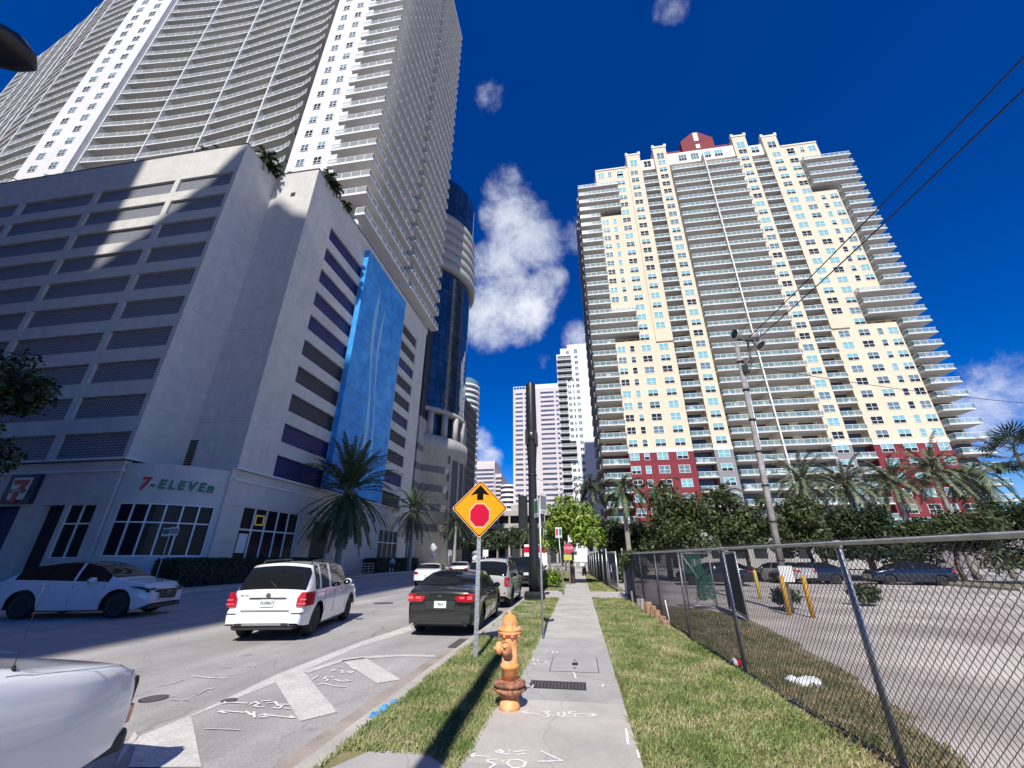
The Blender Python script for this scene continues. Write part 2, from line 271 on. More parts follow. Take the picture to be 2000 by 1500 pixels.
# ---------------------------------------------------------------- mesh helpers
class MB:
    def __init__(s): s.v = []; s.f = []; s.m = []; s.sm = []
    def face(s, pts, m=0, sm=False):
        i = len(s.v); s.v += [tuple(p) for p in pts]; s.f.append(tuple(range(i, i + len(pts)))); s.m.append(m); s.sm.append(sm)
    def box(s, x0, x1, y0, y1, z0, z1, m=0):
        i = len(s.v)
        s.v += [(x0, y0, z0), (x1, y0, z0), (x1, y1, z0), (x0, y1, z0), (x0, y0, z1), (x1, y0, z1), (x1, y1, z1), (x0, y1, z1)]
        for q in ((0, 3, 2, 1), (4, 5, 6, 7), (0, 1, 5, 4), (1, 2, 6, 5), (2, 3, 7, 6), (3, 0, 4, 7)):
            s.f.append(tuple(i + k for k in q)); s.m.append(m); s.sm.append(False)
        return s
    def prism(s, poly, z0, z1, m=0):           # plan polygon extruded up
        i = len(s.v); n = len(poly); s.v += [(x, y, z0) for x, y in poly] + [(x, y, z1) for x, y in poly]
        s.f.append(tuple(i + k for k in reversed(range(n)))); s.f.append(tuple(i + n + k for k in range(n)))
        for k in range(n): s.f.append((i + k, i + (k + 1) % n, i + n + (k + 1) % n, i + n + k))
        s.m += [m] * (n + 2); s.sm += [False] * (n + 2); return s
    def prism_y(s, poly, y0, y1, m=0):         # x-z polygon extruded along y
        i = len(s.v); n = len(poly); s.v += [(x, y0, z) for x, z in poly] + [(x, y1, z) for x, z in poly]
        s.f.append(tuple(i + k for k in range(n))); s.f.append(tuple(i + n + k for k in reversed(range(n))))
        for k in range(n): s.f.append((i + (k + 1) % n, i + k, i + n + k, i + n + (k + 1) % n))
        s.m += [m] * (n + 2); s.sm += [False] * (n + 2); return s
    def prism_x(s, poly, x0, x1, m=0):         # y-z polygon extruded along x
        i = len(s.v); n = len(poly); s.v += [(x0, y, z) for y, z in poly] + [(x1, y, z) for y, z in poly]
        s.f.append(tuple(i + k for k in reversed(range(n)))); s.f.append(tuple(i + n + k for k in range(n)))
        for k in range(n): s.f.append((i + k, i + (k + 1) % n, i + n + (k + 1) % n, i + n + k))
        s.m += [m] * (n + 2); s.sm += [False] * (n + 2); return s
    def tube(s, pts, r, n=8, m=0, cap=True, sm=True):
        pts = [Vector(p) for p in pts]; rr = r if isinstance(r, (list, tuple)) else [r] * len(pts)
        i0 = len(s.v); up = None
        for k, p in enumerate(pts):
            t = (pts[min(k + 1, len(pts) - 1)] - pts[max(k - 1, 0)]).normalized()
            if up is None: up = t.orthogonal().normalized()
            up = (up - t * up.dot(t)); up = up.normalized() if up.length > 1e-6 else t.orthogonal().normalized()
            b = t.cross(up)
            for j in range(n):
                a = 2 * math.pi * j / n; s.v.append(tuple(p + (up * math.cos(a) + b * math.sin(a)) * rr[k]))
        for k in range(len(pts) - 1):
            for j in range(n):
                a = i0 + k * n + j; c = i0 + k * n + (j + 1) % n
                s.f.append((a, c, c + n, a + n)); s.m.append(m); s.sm.append(sm)
        if cap:
            s.f.append(tuple(i0 + j for j in reversed(range(n)))); s.f.append(tuple(i0 + (len(pts) - 1) * n + j for j in range(n))); s.m += [m, m]; s.sm += [False, False]
        return s
    def lathe(s, prof, c=(0, 0, 0), n=24, m=0, axis='z', sm=True, rot=None):
        i0 = len(s.v)
        for r, h in prof:
            for j in range(n):
                a = 2 * math.pi * j / n; p = Vector((r * math.cos(a), r * math.sin(a), h))
                if axis == 'x': p = Vector((p.z, p.x, p.y))
                if axis == 'y': p = Vector((p.y, p.z, p.x))
                if rot: p = rot @ p
                s.v.append(tuple(p + Vector(c)))
        for k in range(len(prof) - 1):
            for j in range(n):
                a = i0 + k * n + j; b = i0 + k * n + (j + 1) % n
                s.f.append((a, b, b + n, a + n)); s.m.append(m); s.sm.append(sm)
        s.f.append(tuple(i0 + j for j in reversed(range(n)))); s.f.append(tuple(i0 + (len(prof) - 1) * n + j for j in range(n))); s.m += [m, m]; s.sm += [False, False]
        return s
    def mesh(s, name, mats, fix=False):
        me = bpy.data.meshes.new(name); me.from_pydata(s.v, [], s.f)
        for q in (mats if isinstance(mats, (list, tuple)) else [mats]): me.materials.append(M[q] if isinstance(q, str) else q)
        me.polygons.foreach_set('material_index', s.m); me.polygons.foreach_set('use_smooth', s.sm)
        if fix:
            b = bmesh.new(); b.from_mesh(me); bmesh.ops.recalc_face_normals(b, faces=b.faces); b.to_mesh(me); b.free()
        me.update(); return me
    def build(s, name, mats, parent=None, loc=None, fix=False, bevel=0):
        me = s.mesh(name, mats, fix); return put(name, me, parent, loc, bevel)
def put(name, me, parent=None, loc=None, bevel=0):
    o = bpy.data.objects.new(name, me); COL.objects.link(o)
    if parent is not None:
        o.parent = parent
        if loc is None:
            w = Vector(parent.get('_base', (0, 0, 0))); o.location = -w
        else: o.location = loc
    elif loc is not None: o.location = loc
    if bevel:
        b = o.modifiers.new('bevel', 'BEVEL'); b.width = bevel; b.segments = 2; b.limit_method = 'ANGLE'
    return o
def tag(o, label=None, cat=None, group=None, kind=None):
    if label: o['label'] = label
    if cat: o['category'] = cat
    if group: o['group'] = group
    if kind: o['kind'] = kind
    return o
def thing(name, label, cat, loc=(0, 0, 0), rz=0, group=None):
    o = bpy.data.objects.new(name, None); COL.objects.link(o); o.location = loc; o.rotation_euler = (0, 0, rz)
    o.empty_display_size = .2; tag(o, label, cat, group)
    if rz == 0: o['_base'] = tuple(loc)
    return o
def struct(mb, name, mats, loc=None):
    o = mb.build(name, mats, None, loc); o['kind'] = 'structure'; return o
def copy_tree(o, parent=None):
    c = o.copy(); COL.objects.link(c); c.parent = parent
    for ch in list(o.children): copy_tree(ch, c)
    return c
_unit = {}
def unit(matname):
    if matname not in _unit: _unit[matname] = MB().box(-.5, .5, -.5, .5, -.5, .5).mesh('unit_box', matname)
    return _unit[matname]
EYE = Vector((0, 0, 1.7))
def many(root, name, specs, matname, limit=100):     # boxes (x0,x1,y0,y1,z0,z1): nearest `limit` as parts, rest one part
    specs = sorted(specs, key=lambda b: ((b[0] + b[1]) / 2) ** 2 + ((b[2] + b[3]) / 2) ** 2 + ((b[4] + b[5]) / 2) ** 2)
    base = Vector(root.get('_base', (0, 0, 0)))
    for b in specs[:limit]:
        o = bpy.data.objects.new(name, unit(matname)); COL.objects.link(o); o.parent = root
        o.location = Vector(((b[0] + b[1]) / 2, (b[2] + b[3]) / 2, (b[4] + b[5]) / 2)) - base; o.scale = (b[1] - b[0], b[3] - b[2], b[5] - b[4])
    if specs[limit:]:
        mb = MB()
        for b in specs[limit:]: mb.box(*b)
        mb.build(name, matname, root)['kind'] = 'stuff'
def text_mesh(txt, size, extrude=.01, offset=0, shear=0, matname='black', spacing=1.0):
    c = bpy.data.curves.new('lettering', 'FONT'); c.body = txt; c.size = size; c.extrude = extrude; c.offset = offset; c.shear = shear
    c.align_x = 'CENTER'; c.align_y = 'CENTER'; c.space_character = spacing; c.resolution_u = 3
    o = bpy.data.objects.new('tmp', c); COL.objects.link(o)
    dg = bpy.context.evaluated_depsgraph_get(); me = bpy.data.meshes.new_from_object(o.evaluated_get(dg))
    bpy.data.objects.remove(o); me.materials.clear(); me.materials.append(M[matname]); return me
def put_text(txt, size, parent, loc, rot=(R(90), 0, 0), name='lettering', **k):
    o = put(name, text_mesh(txt, size, **k), parent, loc); o.rotation_euler = rot; return o

# ---------------------------------------------------------------- ground, road, pavements
ZR = -.10
def sheet(name, x0, x1, y0, y1, z, m): return struct(MB().box(x0, x1, y0, y1, z - .02, z), name, m)
struct(MB().box(-1500, 1500, -1500, 1500, -.5, -.16), 'ground', 'asphalt')
sheet('road', -21.3, -2.95, -40, 330, ZR, 'asphalt')
sheet('side_street', -90, -21.3, 2, 11.5, ZR, 'asphalt')
sheet('gutter', -2.95, -2.6, -20, 200, ZR + .004, 'gutter')
def bx(*a): return MB().box(*a)
kb = MB(); y = -20
while y < 200:
    if not 20.2 < y < 24.6: kb.box(-2.6, -2.38, y + .008, y + 2.99, -.12, 0.003)
    else: kb.box(-2.6, -2.38, y + .008, y + 2.99, -.12, -.06)
    y += 3
struct(kb, 'kerb', 'kerb')
# lawns
lawn = MB().box(-2.38, -1.0, -20, 20.3, -.1, -.005).box(-2.38, -1.0, 24.9, 60, -.1, -.005).box(.44, 2.5, -20, 20.3, -.1, -.005).box(.44, 2.3, 24.9, 60, -.1, -.005)
struct(lawn, 'lawn_ground', 'soil')
sw = MB(); ys = [-6, -2.5, 1.2, 4.55, 6.35, 7.45, 8.95, 10.75]
while ys[-1] < 70: ys.append(ys[-1] + 1.52)
swd = MB()
for i in range(len(ys) - 1):
    xl = -1.16 if ys[i] < 6.3 else -1.02
    (swd if 1.2 <= ys[i] < 4.5 or 6.2 <= ys[i] < 10.7 else sw).box(xl, .44, ys[i] + .006, ys[i + 1] - .006, -.1, .004)
sw.box(-2.38, -.95, 20.3, 24.9, -.1, -.01); sw.box(.44, 2.6, 20.6, 24.6, -.1, .0)
struct(sw, 'pavement', 'concrete'); struct(swd, 'pavement_grey', 'concrete_d')
ap = MB().prism([(-2.38, 2.5), (-1.28, 2.5), (-1.28, 4.42), (-1.5, 4.62), (-1.73, 4.71), (-2.1, 4.61), (-2.3, 4.2), (-2.38, 4.1)], -.1, .003)
ap.prism([(-2.38, 10.55), (-1.75, 10.35), (-2.1, 12.2), (-2.38, 13.8)], -.1, .003)
ap.box(-2.1, -1.5, 14.5, 14.95, -.1, .002).box(-2.25, -1.45, 17.1, 17.7, -.1, .003)
struct(ap, 'concrete_apron', 'concrete_d')
# parking lot and verge behind the fence
vg = MB().prism([(2.5, -20), (3.2, -20), (3.3, 5.13), (3.52, 6.02), (3.86, 7.43), (4.1, 8.2), (4.27, 8.93), (4.39, 10.59), (4.8, 13.13), (4.9, 15), (4.4, 17), (3.0, 18.5), (2.3, 20.3), (2.5, 15)], -.15, -.012)
struct(vg, 'verge', 'soil2')
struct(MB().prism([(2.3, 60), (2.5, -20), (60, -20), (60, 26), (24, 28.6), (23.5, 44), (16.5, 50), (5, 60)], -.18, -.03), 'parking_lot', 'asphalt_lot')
struct(MB().prism([(5, 60), (16.5, 50), (23.5, 44), (24, 28.6), (60, 26), (60, 30), (27, 33), (27, 46), (18, 54), (8, 64)], -.1, .10), 'lot_verge', 'soil2')
lk = MB()
for a, b in (((5, 60), (16.5, 50)), ((16.5, 50), (23.5, 44)), ((23.5, 44), (24, 28.6)), ((24, 28.6), (60, 26))):
    d = (Vector(b) - Vector(a)).normalized(); n_ = Vector((-d.y, d.x)) * -.2
    lk.prism([a, b, (b[0] + n_.x, b[1] + n_.y), (a[0] + n_.x, a[1] + n_.y)], -.1, .13)
struct(lk, 'lot_kerb', 'kerb')
# far pavement
fs = MB()
for k in range(-3, 60):
    if not (0 < k * 4 < 11): fs.box(-26.6, -21.5, k * 4 + .01, k * 4 + 3.99, -.12, .02)
struct(fs, 'far_pavement', 'concrete_d')
fk = MB().box(-21.5, -21.3, -20, 4, -.12, .03).box(-21.5, -21.3, 12, 260, -.12, .03)
struct(fk, 'far_kerb', 'kerb')
POLY= {'line': [(-4.82, 4.68), (-4.9, 5.71), (-5.11, 7.33), (-5.13, 10.1), (-4.92, 12.62), (-4.51, 11.89), (-4.88, 9.62), (-4.8, 7.17), (-4.84, 5.45), (-4.63, 4.58)], 's1': [(-4.27, 4.22), (-4.86, 4.83), (-4.87, 5.48), (-3.6, 4.33)], 's1b': [(-4.39, 4.2), (-4.88, 4.83), (-5.05, 4.94), (-4.67, 4.48)], 's2': [(-4.84, 6.95), (-4.85, 7.64), (-3.14, 5.85), (-3.41, 5.5)], 's3': [(-4.56, 8.39), (-4.25, 8.7), (-2.94, 7.36), (-3.22, 7.1)], 'arc': [(-4.81, 7.58), (-4.62, 8.51), (-4.32, 8.82), (-3.69, 9.05), (-2.97, 9.12), (-2.91, 8.95), (-3.62, 8.88), (-4.21, 8.62), (-4.51, 8.32), (-4.64, 7.47)]}
RS= [[(-4.62, 5.63), (-4.54, 5.66)], [(-4.61, 5.69), (-4.62, 5.63), (-4.5, 5.6)], [(-4.54, 5.66), (-4.28, 5.65)], [(-4.29, 5.69), (-4.12, 5.58), (-4.15, 5.67)], [(-4.18, 5.69), (-4.03, 5.52)], [(-4.02, 5.59), (-3.99, 5.64), (-3.93, 5.61), (-3.98, 5.53), (-3.88, 5.56)], [(-3.91, 5.61), (-3.54, 5.58)], [(-3.63, 5.63), (-3.54, 5.58)], [(-4.81, 5.91), (-4.73, 5.96), (-4.5, 5.96)], [(-4.84, 5.97), (-4.81, 5.91)], [(-4.43, 5.93), (-4.44, 6.03), (-4.33, 5.97), (-4.34, 5.89), (-4.23, 5.85)], [(-4.2, 5.86), (-4.19, 5.88)], [(-4.37, 6.07), (-4.26, 6.12)], [(-4.24, 6.01), (-4.17, 6.07), (-4.03, 5.94), (-3.97, 5.94), (-3.94, 5.85), (-4.04, 5.86)], [(-4.04, 5.99), (-3.92, 6.0)], [(-3.89, 5.86), (-3.8, 5.86)], [(-4.33, 7.13), (-4.36, 7.32)], [(-4.06, 7.3), (-4.21, 7.3), (-4.16, 7.19), (-4.08, 7.17), (-4.05, 7.07)], [(-3.97, 7.18), (-3.8, 7.09), (-3.69, 7.15), (-3.79, 7.19)], [(-4.08, 6.87), (-4.01, 6.95), (-3.77, 6.85), (-3.6, 6.85)], [(-4.36, 7.71), (-4.29, 7.76), (-4.31, 7.63)], [(-4.2, 7.69), (-4.14, 7.71), (-4.08, 7.57), (-4.01, 7.63)], [(-4.01, 7.67), (-3.93, 7.68), (-3.9, 7.56), (-3.99, 7.63)], [(-4.36, 7.94), (-4.25, 7.91)], [(-4.16, 7.97), (-3.92, 7.78)], [(-6.38, 7.01), (-5.95, 6.95), (-5.74, 6.99)], [(-5.95, 6.95), (-6.02, 7.1)], [(-5.83, 7.17), (-5.74, 7.27)], [(-6.4, 7.6), (-6.34, 7.65), (-6.19, 7.58)], [(-6.29, 7.79), (-6.27, 7.84)], [(-6.01, 7.68), (-5.98, 7.77), (-5.81, 7.67)], [(-5.94, 7.84), (-5.83, 7.76)], [(-6.36, 6.18), (-6.31, 6.22)], [(-5.78, 6.02), (-5.74, 6.09)], [(-5.61, 6.23), (-5.56, 6.27)], [(-5.5, 6.13), (-5.48, 6.22), (-5.55, 6.4), (-5.51, 6.51)], [(-5.57, 6.48), (-5.47, 6.42)], [(-5.66, 5.96), (-5.52, 5.92)], [(-5.5, 5.98), (-5.38, 5.94)], [(-6.42, 6.44), (-6.32, 6.59), (-6.36, 6.81)], [(-6.34, 5.97), (-6.3, 6.09)], [(-7.69, 7.14), (-7.49, 7.16)], [(-7.22, 7.04), (-7.13, 7.07)], [(-6.89, 6.47), (-6.86, 6.55)], [(-9.1, 8.36), (-8.91, 8.46)], [(-4.33, 5.12), (-4.07, 5.14), (-3.9, 5.14)]]
SS= [[(-0.57, 5.82), (-0.78, 5.88)], [(-0.72, 5.95), (-0.79, 5.87), (-0.69, 5.8)], [(-0.56, 5.91), (-0.47, 5.94), (-0.51, 5.86), (-0.46, 5.84), (-0.48, 5.76), (-0.54, 5.77)], [(-0.42, 5.81), (-0.41, 5.8)], [(-0.36, 5.91), (-0.3, 5.95), (-0.28, 5.86), (-0.31, 5.78), (-0.36, 5.81), (-0.36, 5.91)], [(-0.16, 5.98), (-0.23, 5.97), (-0.24, 5.91), (-0.15, 5.9), (-0.17, 5.82), (-0.25, 5.81)], [(-0.13, 5.92), (0.07, 5.9)], [(0.01, 5.95), (0.08, 5.91), (-0.01, 5.83)], [(-1.13, 4.67), (-0.94, 4.67)], [(-1.08, 4.71), (-1.13, 4.66), (-1.08, 4.64)], [(-0.9, 4.79), (-0.86, 4.82), (-0.83, 4.79), (-0.88, 4.76), (-0.9, 4.79)], [(-0.85, 4.76), (-0.79, 4.74), (-0.76, 4.75)], [(-0.78, 4.83), (-0.77, 4.83)], [(-0.72, 4.8), (-0.63, 4.84)], [(-0.69, 4.75), (-0.62, 4.78)], [(-0.86, 4.63), (-0.94, 4.61), (-0.93, 4.57), (-0.85, 4.53), (-0.89, 4.46)], [(-0.8, 4.6), (-0.79, 4.59)], [(-0.74, 4.63), (-0.66, 4.65), (-0.59, 4.61), (-0.6, 4.52), (-0.69, 4.49), (-0.75, 4.55), (-0.74, 4.63)], [(-0.47, 4.85), (-0.27, 4.69), (-0.48, 4.64)], [(0.38, 5.54), (0.36, 5.13)], [(0.43, 5.02), (0.43, 4.85)], [(-1.03, 9.22), (-0.84, 9.22)], [(-0.81, 9.34), (-0.72, 9.27), (-0.79, 9.07)], [(-0.7, 9.19), (-0.63, 9.29), (-0.61, 9.1), (-0.67, 9.04)], [(-0.56, 9.3), (-0.54, 9.14)], [(-0.49, 9.18), (-0.16, 9.23)], [(-0.99, 8.55), (-0.93, 8.6), (-0.93, 8.42), (-1.0, 8.45)], [(-0.86, 8.57), (-0.84, 8.44)], [(-0.78, 8.51), (-0.66, 8.46), (-0.7, 8.37)], [(-0.96, 8.22), (-0.86, 8.17), (-0.91, 8.33)], [(-0.82, 8.27), (-0.78, 8.19)], [(-0.74, 8.39), (-0.64, 8.21)], [(-0.29, 7.63), (-0.2, 7.75), (-0.17, 7.4)], [(-0.99, 7.08), (-0.94, 7.13)], [(-0.89, 7.14), (-0.83, 7.13)], [(-0.82, 6.92), (-0.76, 6.98), (-0.78, 6.84), (-0.82, 6.9)], [(0.14, 7.07), (0.32, 7.07)], [(0.23, 7.18), (0.21, 7.02)], [(0.37, 7.15), (0.41, 7.11)]]
BLUE= [[(-2.52, 5.43), (-2.56, 5.6), (-2.45, 5.65), (-2.4, 5.56), (-2.42, 5.4)], [(-2.55, 5.76), (-2.52, 5.89), (-2.42, 5.84), (-2.41, 5.62), (-2.47, 5.64)], [(-2.52, 5.98), (-2.48, 6.09), (-2.41, 6.05), (-2.43, 5.91)]]
pm = MB()
for k in ('line', 's1', 's1b', 's2', 's3', 'arc'):
    pm.face([(x, y, ZR + (.004 if k == 'line' else .008)) for x, y in POLY[k]])
pm.box(-12.1, -11.98, 19, 150, ZR + .002, ZR + .004); pm.box(-18.95, -18.83, 20, 120, ZR + .002, ZR + .004)
pm.face([(-21, 9.4, ZR + .004), (-11.5, 7.9, ZR + .004), (-11.5, 8.05, ZR + .004), (-21, 9.55, ZR + .004)])
for k in range(14): pm.box(-4.75, -4.63, 15 + k * 6, 17.6 + k * 6, ZR + .002, ZR + .004)
struct(pm, 'road_markings', 'paint')
def strokes(name, data, z, w, m):
    mb = MB()
    for s in data:
        for i in range(len(s) - 1):
            a, b = Vector(s[i]), Vector(s[i + 1]); d = b - a
            if d.length < 1e-4: continue
            d.normalize(); n_ = Vector((-d.y, d.x)) * w / 2; a = a - d * w * .3; b = b + d * w * .3
            mb.face([(a.x - n_.x, a.y - n_.y, z), (b.x - n_.x, b.y - n_.y, z), (b.x + n_.x, b.y + n_.y, z), (a.x + n_.x, a.y + n_.y, z)])
            z += .00004
    return struct(mb, name, m)
strokes('road_survey_marks', RS[:26], ZR + .012, .032, 'chalk'); strokes('faded_survey_marks', RS[26:], ZR + .0125, .022, 'chalkf')
strokes('pavement_survey_marks', SS, .007, .025, 'chalk')
mb = MB()
for p in BLUE: mb.face([(x, y, .009) for x, y in p])
struct(mb, 'blue_kerb_mark', 'bluep')
dr = thing('storm_drain', 'black kerb inlet grate in the gutter beside the parked grey sedan', 'drain', (-2.7, 10.3, -.09))
m_ = MB().box(-2.94, -2.42, 9.85, 10.8, -.13, -.088)
m_.build('inlet', 'dark', dr)
m_ = MB()
for k in range(7): m_.box(-2.93, -2.45, 9.9 + k * .13, 9.96 + k * .13, -.09, -.07)
m_.build('grate', 'iron', dr)
lid = thing('utility_cover', 'grey concrete utility box lid set in the pavement', 'utility cover', (-.19, 8.3, 0))
MB().box(-.60, .20, 7.78, 8.83, -.02, .008).build('frame', 'iron', lid)
MB().box(-.585, .185, 7.80, 8.81, -.02, .011).build('cover', 'concrete_d', lid)
m_ = MB().box(-.24, -.14, 8.2, 8.4, -.02, .014).box(-.22, -.17, 8.55, 8.6, -.02, .014).box(-.22, -.17, 8.0, 8.05, -.02, .014); m_.build('lift_hole', 'dark', lid)
gt = thing('meter_cover', 'long dark iron meter cover across the pavement', 'utility cover', (-.42, 7.03, 0))
MB().box(-.83, -.02, 6.84, 7.22, -.02, .009).build('frame', 'trim', gt)
m_ = MB()
for k in range(16): m_.box(-.81 + k * .049, -.785 + k * .049, 6.87, 7.19, 0, .014)
m_.build('bars', 'iron', gt)
def manhole(x, y, r, lab):
    t = thing('manhole_cover', lab, 'manhole cover', (x, y, ZR))
    MB().lathe([(r, 0), (r, .006)], n=28).build('ring', 'trim', t, (0, 0, 0)); MB().lathe([(r * .86, 0), (r * .86, .009)], n=28).build('lid', 'iron', t, (0, 0, 0))
manhole(-8.35, 18.2, .42, 'round iron manhole cover between the white suv and the grey sedan')
manhole(-5.94, 5.96, .17, 'small round iron valve cover beside the near white car')
manhole(-4.85, 6.05, .1, 'small dark valve cover touching the long white line')

# grass blades
def blades(name, areas, dens, seed, lab=None):
    rnd = random.Random(seed); v = []; f = []
    for (x0, x1, y0, y1, far) in areas:
        y = y0
        while y < y1:
            d = dens / (1 + (max(y, 1) / 6.0) ** 1.6); n_ = int((x1 - x0) * .25 * d)
            for _ in range(n_):
                px, py = rnd.uniform(x0, x1), rnd.uniform(y, y + .25)
                if any(a <= px <= b and c <= py <= d_ for a, b, c, d_ in HOLES): continue
                sc = (1 + py / 22); h = rnd.uniform(.016, .048) * (.8 + .5 * math.sin(px * 3 + py * 1.7) ** 2) * min(sc, 1.6); a = rnd.uniform(0, 6.28); w = rnd.uniform(.003, .006) * sc
                dx, dy = math.cos(a), math.sin(a); l_ = rnd.uniform(.2, 1.3) * h; i = len(v)
                v += [(px - dy * w, py + dx * w, -.006), (px + dy * w, py - dx * w, -.006), (px + dx * l_ * .4 + dy * w * .7, py + dy * l_ * .4 - dx * w * .7, h * .6), (px + dx * l_, py + dy * l_, h), (px + dx * l_ * .4 - dy * w * .7, py + dy * l_ * .4 + dx * w * .7, h * .6)]
                f.append((i, i + 1, i + 2, i + 3, i + 4))
            y += .25
    me = bpy.data.meshes.new(name); me.from_pydata(v, [], f); me.materials.append(M[lab or 'grass']); me.update()
    o = put(name, me); o['kind'] = 'stuff'; return o
HOLES = [(-2.36, -1.26, 2, 4.6), (-2.4, -2.0, 10.5, 13.5), (-2.1, -1.5, 14.5, 14.95), (-2.25, -1.45, 17.1, 17.7)]
blades('lawn_grass', [(-2.42, -1.13, 3.2, 6.3, 0), (-2.42, -1.0, 6.3, 20.3, 0), (.45, 2.5, 2.6, 20.5, 0)], 5200, 3)
blades('lawn_grass', [(-2.4, -1.0, 25, 42, 0), (.45, 2.2, 25, 42, 0)], 9000, 4)
blades('verge_grass', [(2.5, 3.2, 2, 5.2, 0), (2.5, 3.4, 5.2, 6.3, 0), (2.5, 3.75, 6.3, 8, 0), (2.5, 4.1, 8, 10.5, 0), (2.5, 4.5, 10.5, 16, 0)], 2200, 5, 'grass_dry')

# ================================================================ parking garage podium
rnd = random.Random(11)
G = thing('parking_garage', 'tall white parking garage with rows of grille openings above a corner shop', 'building', (-31, 23.3, 0))
ZL = 8.1
rows = [36.7 - 2.96 * k for k in range(10)]
w = MB()                                   # front wall facing the viewer, built around its openings (recess depth .5)
segs = []; x = -30.45
while x > -75: segs.append((x - (7.0 if x > -31 else 9.1), x)); x = segs[-1][0] - .6
Yf = 23.3
solid = [(ZL, rows[9] - 2.05)]
edges = []
for k, t in enumerate(rows): edges.append((t - (2.15 if k == 9 else 1.78), t))
edges.sort()
z0 = ZL
for a, b in edges: w.box(-75, -31 + .0, Yf, Yf + .5, z0, a); z0 = b
w.box(-75, -31, Yf, Yf + .5, z0, 40.6)
for a, b in edges:
    px = -31 + .0
    xs = [(-31.0 + .0, -31.0)]
    w.box(-31.4, -31.0, Yf, Yf + .5, a, b)
    for i, (s0, s1) in enumerate(segs[1:]): w.box(s1 - .0, segs[i][0], Yf, Yf + .5, a, b)
w.build('front_wall', 'white', G)
specs = [(max(s0, -75), min(s1, -31.4), Yf + .22, Yf + .3, a, b) for a, b in edges for s0, s1 in segs]
many(G, 'grille_panel', specs, 'grille')
w = MB().box(-31.5, -31.0, Yf + .5, 27.6, ZL, 40.6)          # notch side wall
w.box(-31.0, -26.5, 27.6, 28.1, ZL, 41.3); w.build('corner_wall', 'white', G)
MB().box(-28.6, -28.1, 27.55, 27.7, 37.6, 38.1).build('vent_hole', 'dark', G)
m_ = MB()
for k in range(14): m_.box(-30.95, -30.3, 27.5, 27.62, 7.9 + k * .19, 8.02 + k * .19)
m_.build('louvre', 'trim', G)
# street wall with its strip openings
w = MB(); Xs = -26.0
e2 = []
for k, t in enumerate(rows): e2.append((t - (2.1 if k == 9 else 1.75), t))
e2.sort(); z0 = ZL
for a, b in e2: w.box(Xs - .5, Xs, 27.6, 62.2, z0, a); z0 = b
w.box(Xs - .5, Xs, 27.6, 62.2, z0, 41.3)
for a, b in e2: w.box(Xs - .5, Xs, 27.6, 31.5, a, b); w.box(Xs - .5, Xs, 38.9, 52.4, a, b); w.box(Xs - .5, Xs, 58.2, 62.2, a, b)
w.build('street_wall', 'white', G)
for k, (a, b) in enumerate(reversed(e2)):
    many(G, 'screen_panel', [(Xs - .3, Xs - .22, 31.5, 38.9, a, b)], 'char' if k in (5, 6, 7) else 'navy')
    many(G, 'screen_panel', [(Xs - .3, Xs - .22, 52.4, 58.2, a, b)], 'navy' if k in (2, 5, 8) else 'char')
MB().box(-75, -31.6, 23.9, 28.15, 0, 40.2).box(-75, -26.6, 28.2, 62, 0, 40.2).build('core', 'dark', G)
# cornice between shop and garage
w = MB()
for z_, d in ((ZL - .12, .28), (ZL - .95, .12)):
    w.box(-75, -31 + d, Yf - d, Yf - .01, z_, z_ + .16); w.box(-31.0, -31 + d, Yf + .01, 27.6 - d, z_, z_ + .16)
    w.box(-30.98 + d, -26 + d, 27.6 - d, 27.59, z_, z_ + .16); w.box(-25.99, -26 + d, 27.61, 62.2, z_, z_ + .16)
w.build('cornice', 'white2', G)
jt = []
for z in (12.0, 20.9, 29.8): jt += [(-31.0, -30.992, 23.9, 27.5, z, z + .03), (-30.9, -26.05, 27.592, 27.6, z, z + .03), (-26.0, -25.992, 27.7, 31.4, z, z + .03)]
for z in (2.6, 5.3): jt += [(-26.0, -25.992, 27.7, 29.2, z, z + .03), (-26.0, -25.992, 41.6, 52.9, z, z + .03)]
many(G, 'joint', jt, 'joint')
# parapet cap
MB().box(-75, -30.98, Yf - .04, Yf + .55, 40.6, 40.72).box(-31.5, -25.95, 27.55, 28.15, 41.3, 41.42).box(-26.55, -25.95, 28.15, 62.2, 41.3, 41.42).build('coping', 'trim', G)
# shop level, front
w = MB(); w.box(-75, -31, Yf, Yf + .5, 4.98, ZL)
for a, b in ((-75, -60), (-57, -46), (-44, -41.6), (-38.2, -36.4), (-34.5, -34.2), (-31.9, -31.0)): w.box(a, b, Yf, Yf + .5, 0, 4.98)
w.box(-34.2, -31.9, Yf, Yf + .5, 0, 1.65)
w.box(-31.0, -26.0, 27.2, 27.6, 0, ZL)
w.build('shop_wall', 'white', G)
def glazed(name, x0, x1, z0, z1, nx, zs, y, root):
    f = MB()
    for k in range(nx + 1):
        xx = x0 + (x1 - x0) * k / nx; f.box(xx - .05, xx + .05, y - .06, y + .02, z0, z1)
    for k in range(nx):
        xa = x0 + (x1 - x0) * k / nx + .05; xb = x0 + (x1 - x0) * (k + 1) / nx - .05
        for z in (z0, *zs, z1): f.box(xa, xb, y - .05, y + .02, z - .05, z + .05)
    o = f.build('window', 'frame', root)
    MB().box(x0, x1, y + .03, y + .05, z0, z1).build('pane', 'pane_s', o)
glazed('w', -34.2, -31.9, 1.65, 4.98, 2, (3.75,), Yf + .15, G)
many(G, 'door', [(-36.4, -34.5, Yf + .55, Yf + .59, 0, 4.97)], 'dark')
many(G, 'shutter', [(-41.6, -38.2, Yf + .5, Yf + .55, 0, 4.97), (-46, -44, Yf + .5, Yf + .55, 0, 4.97)], 'navy')
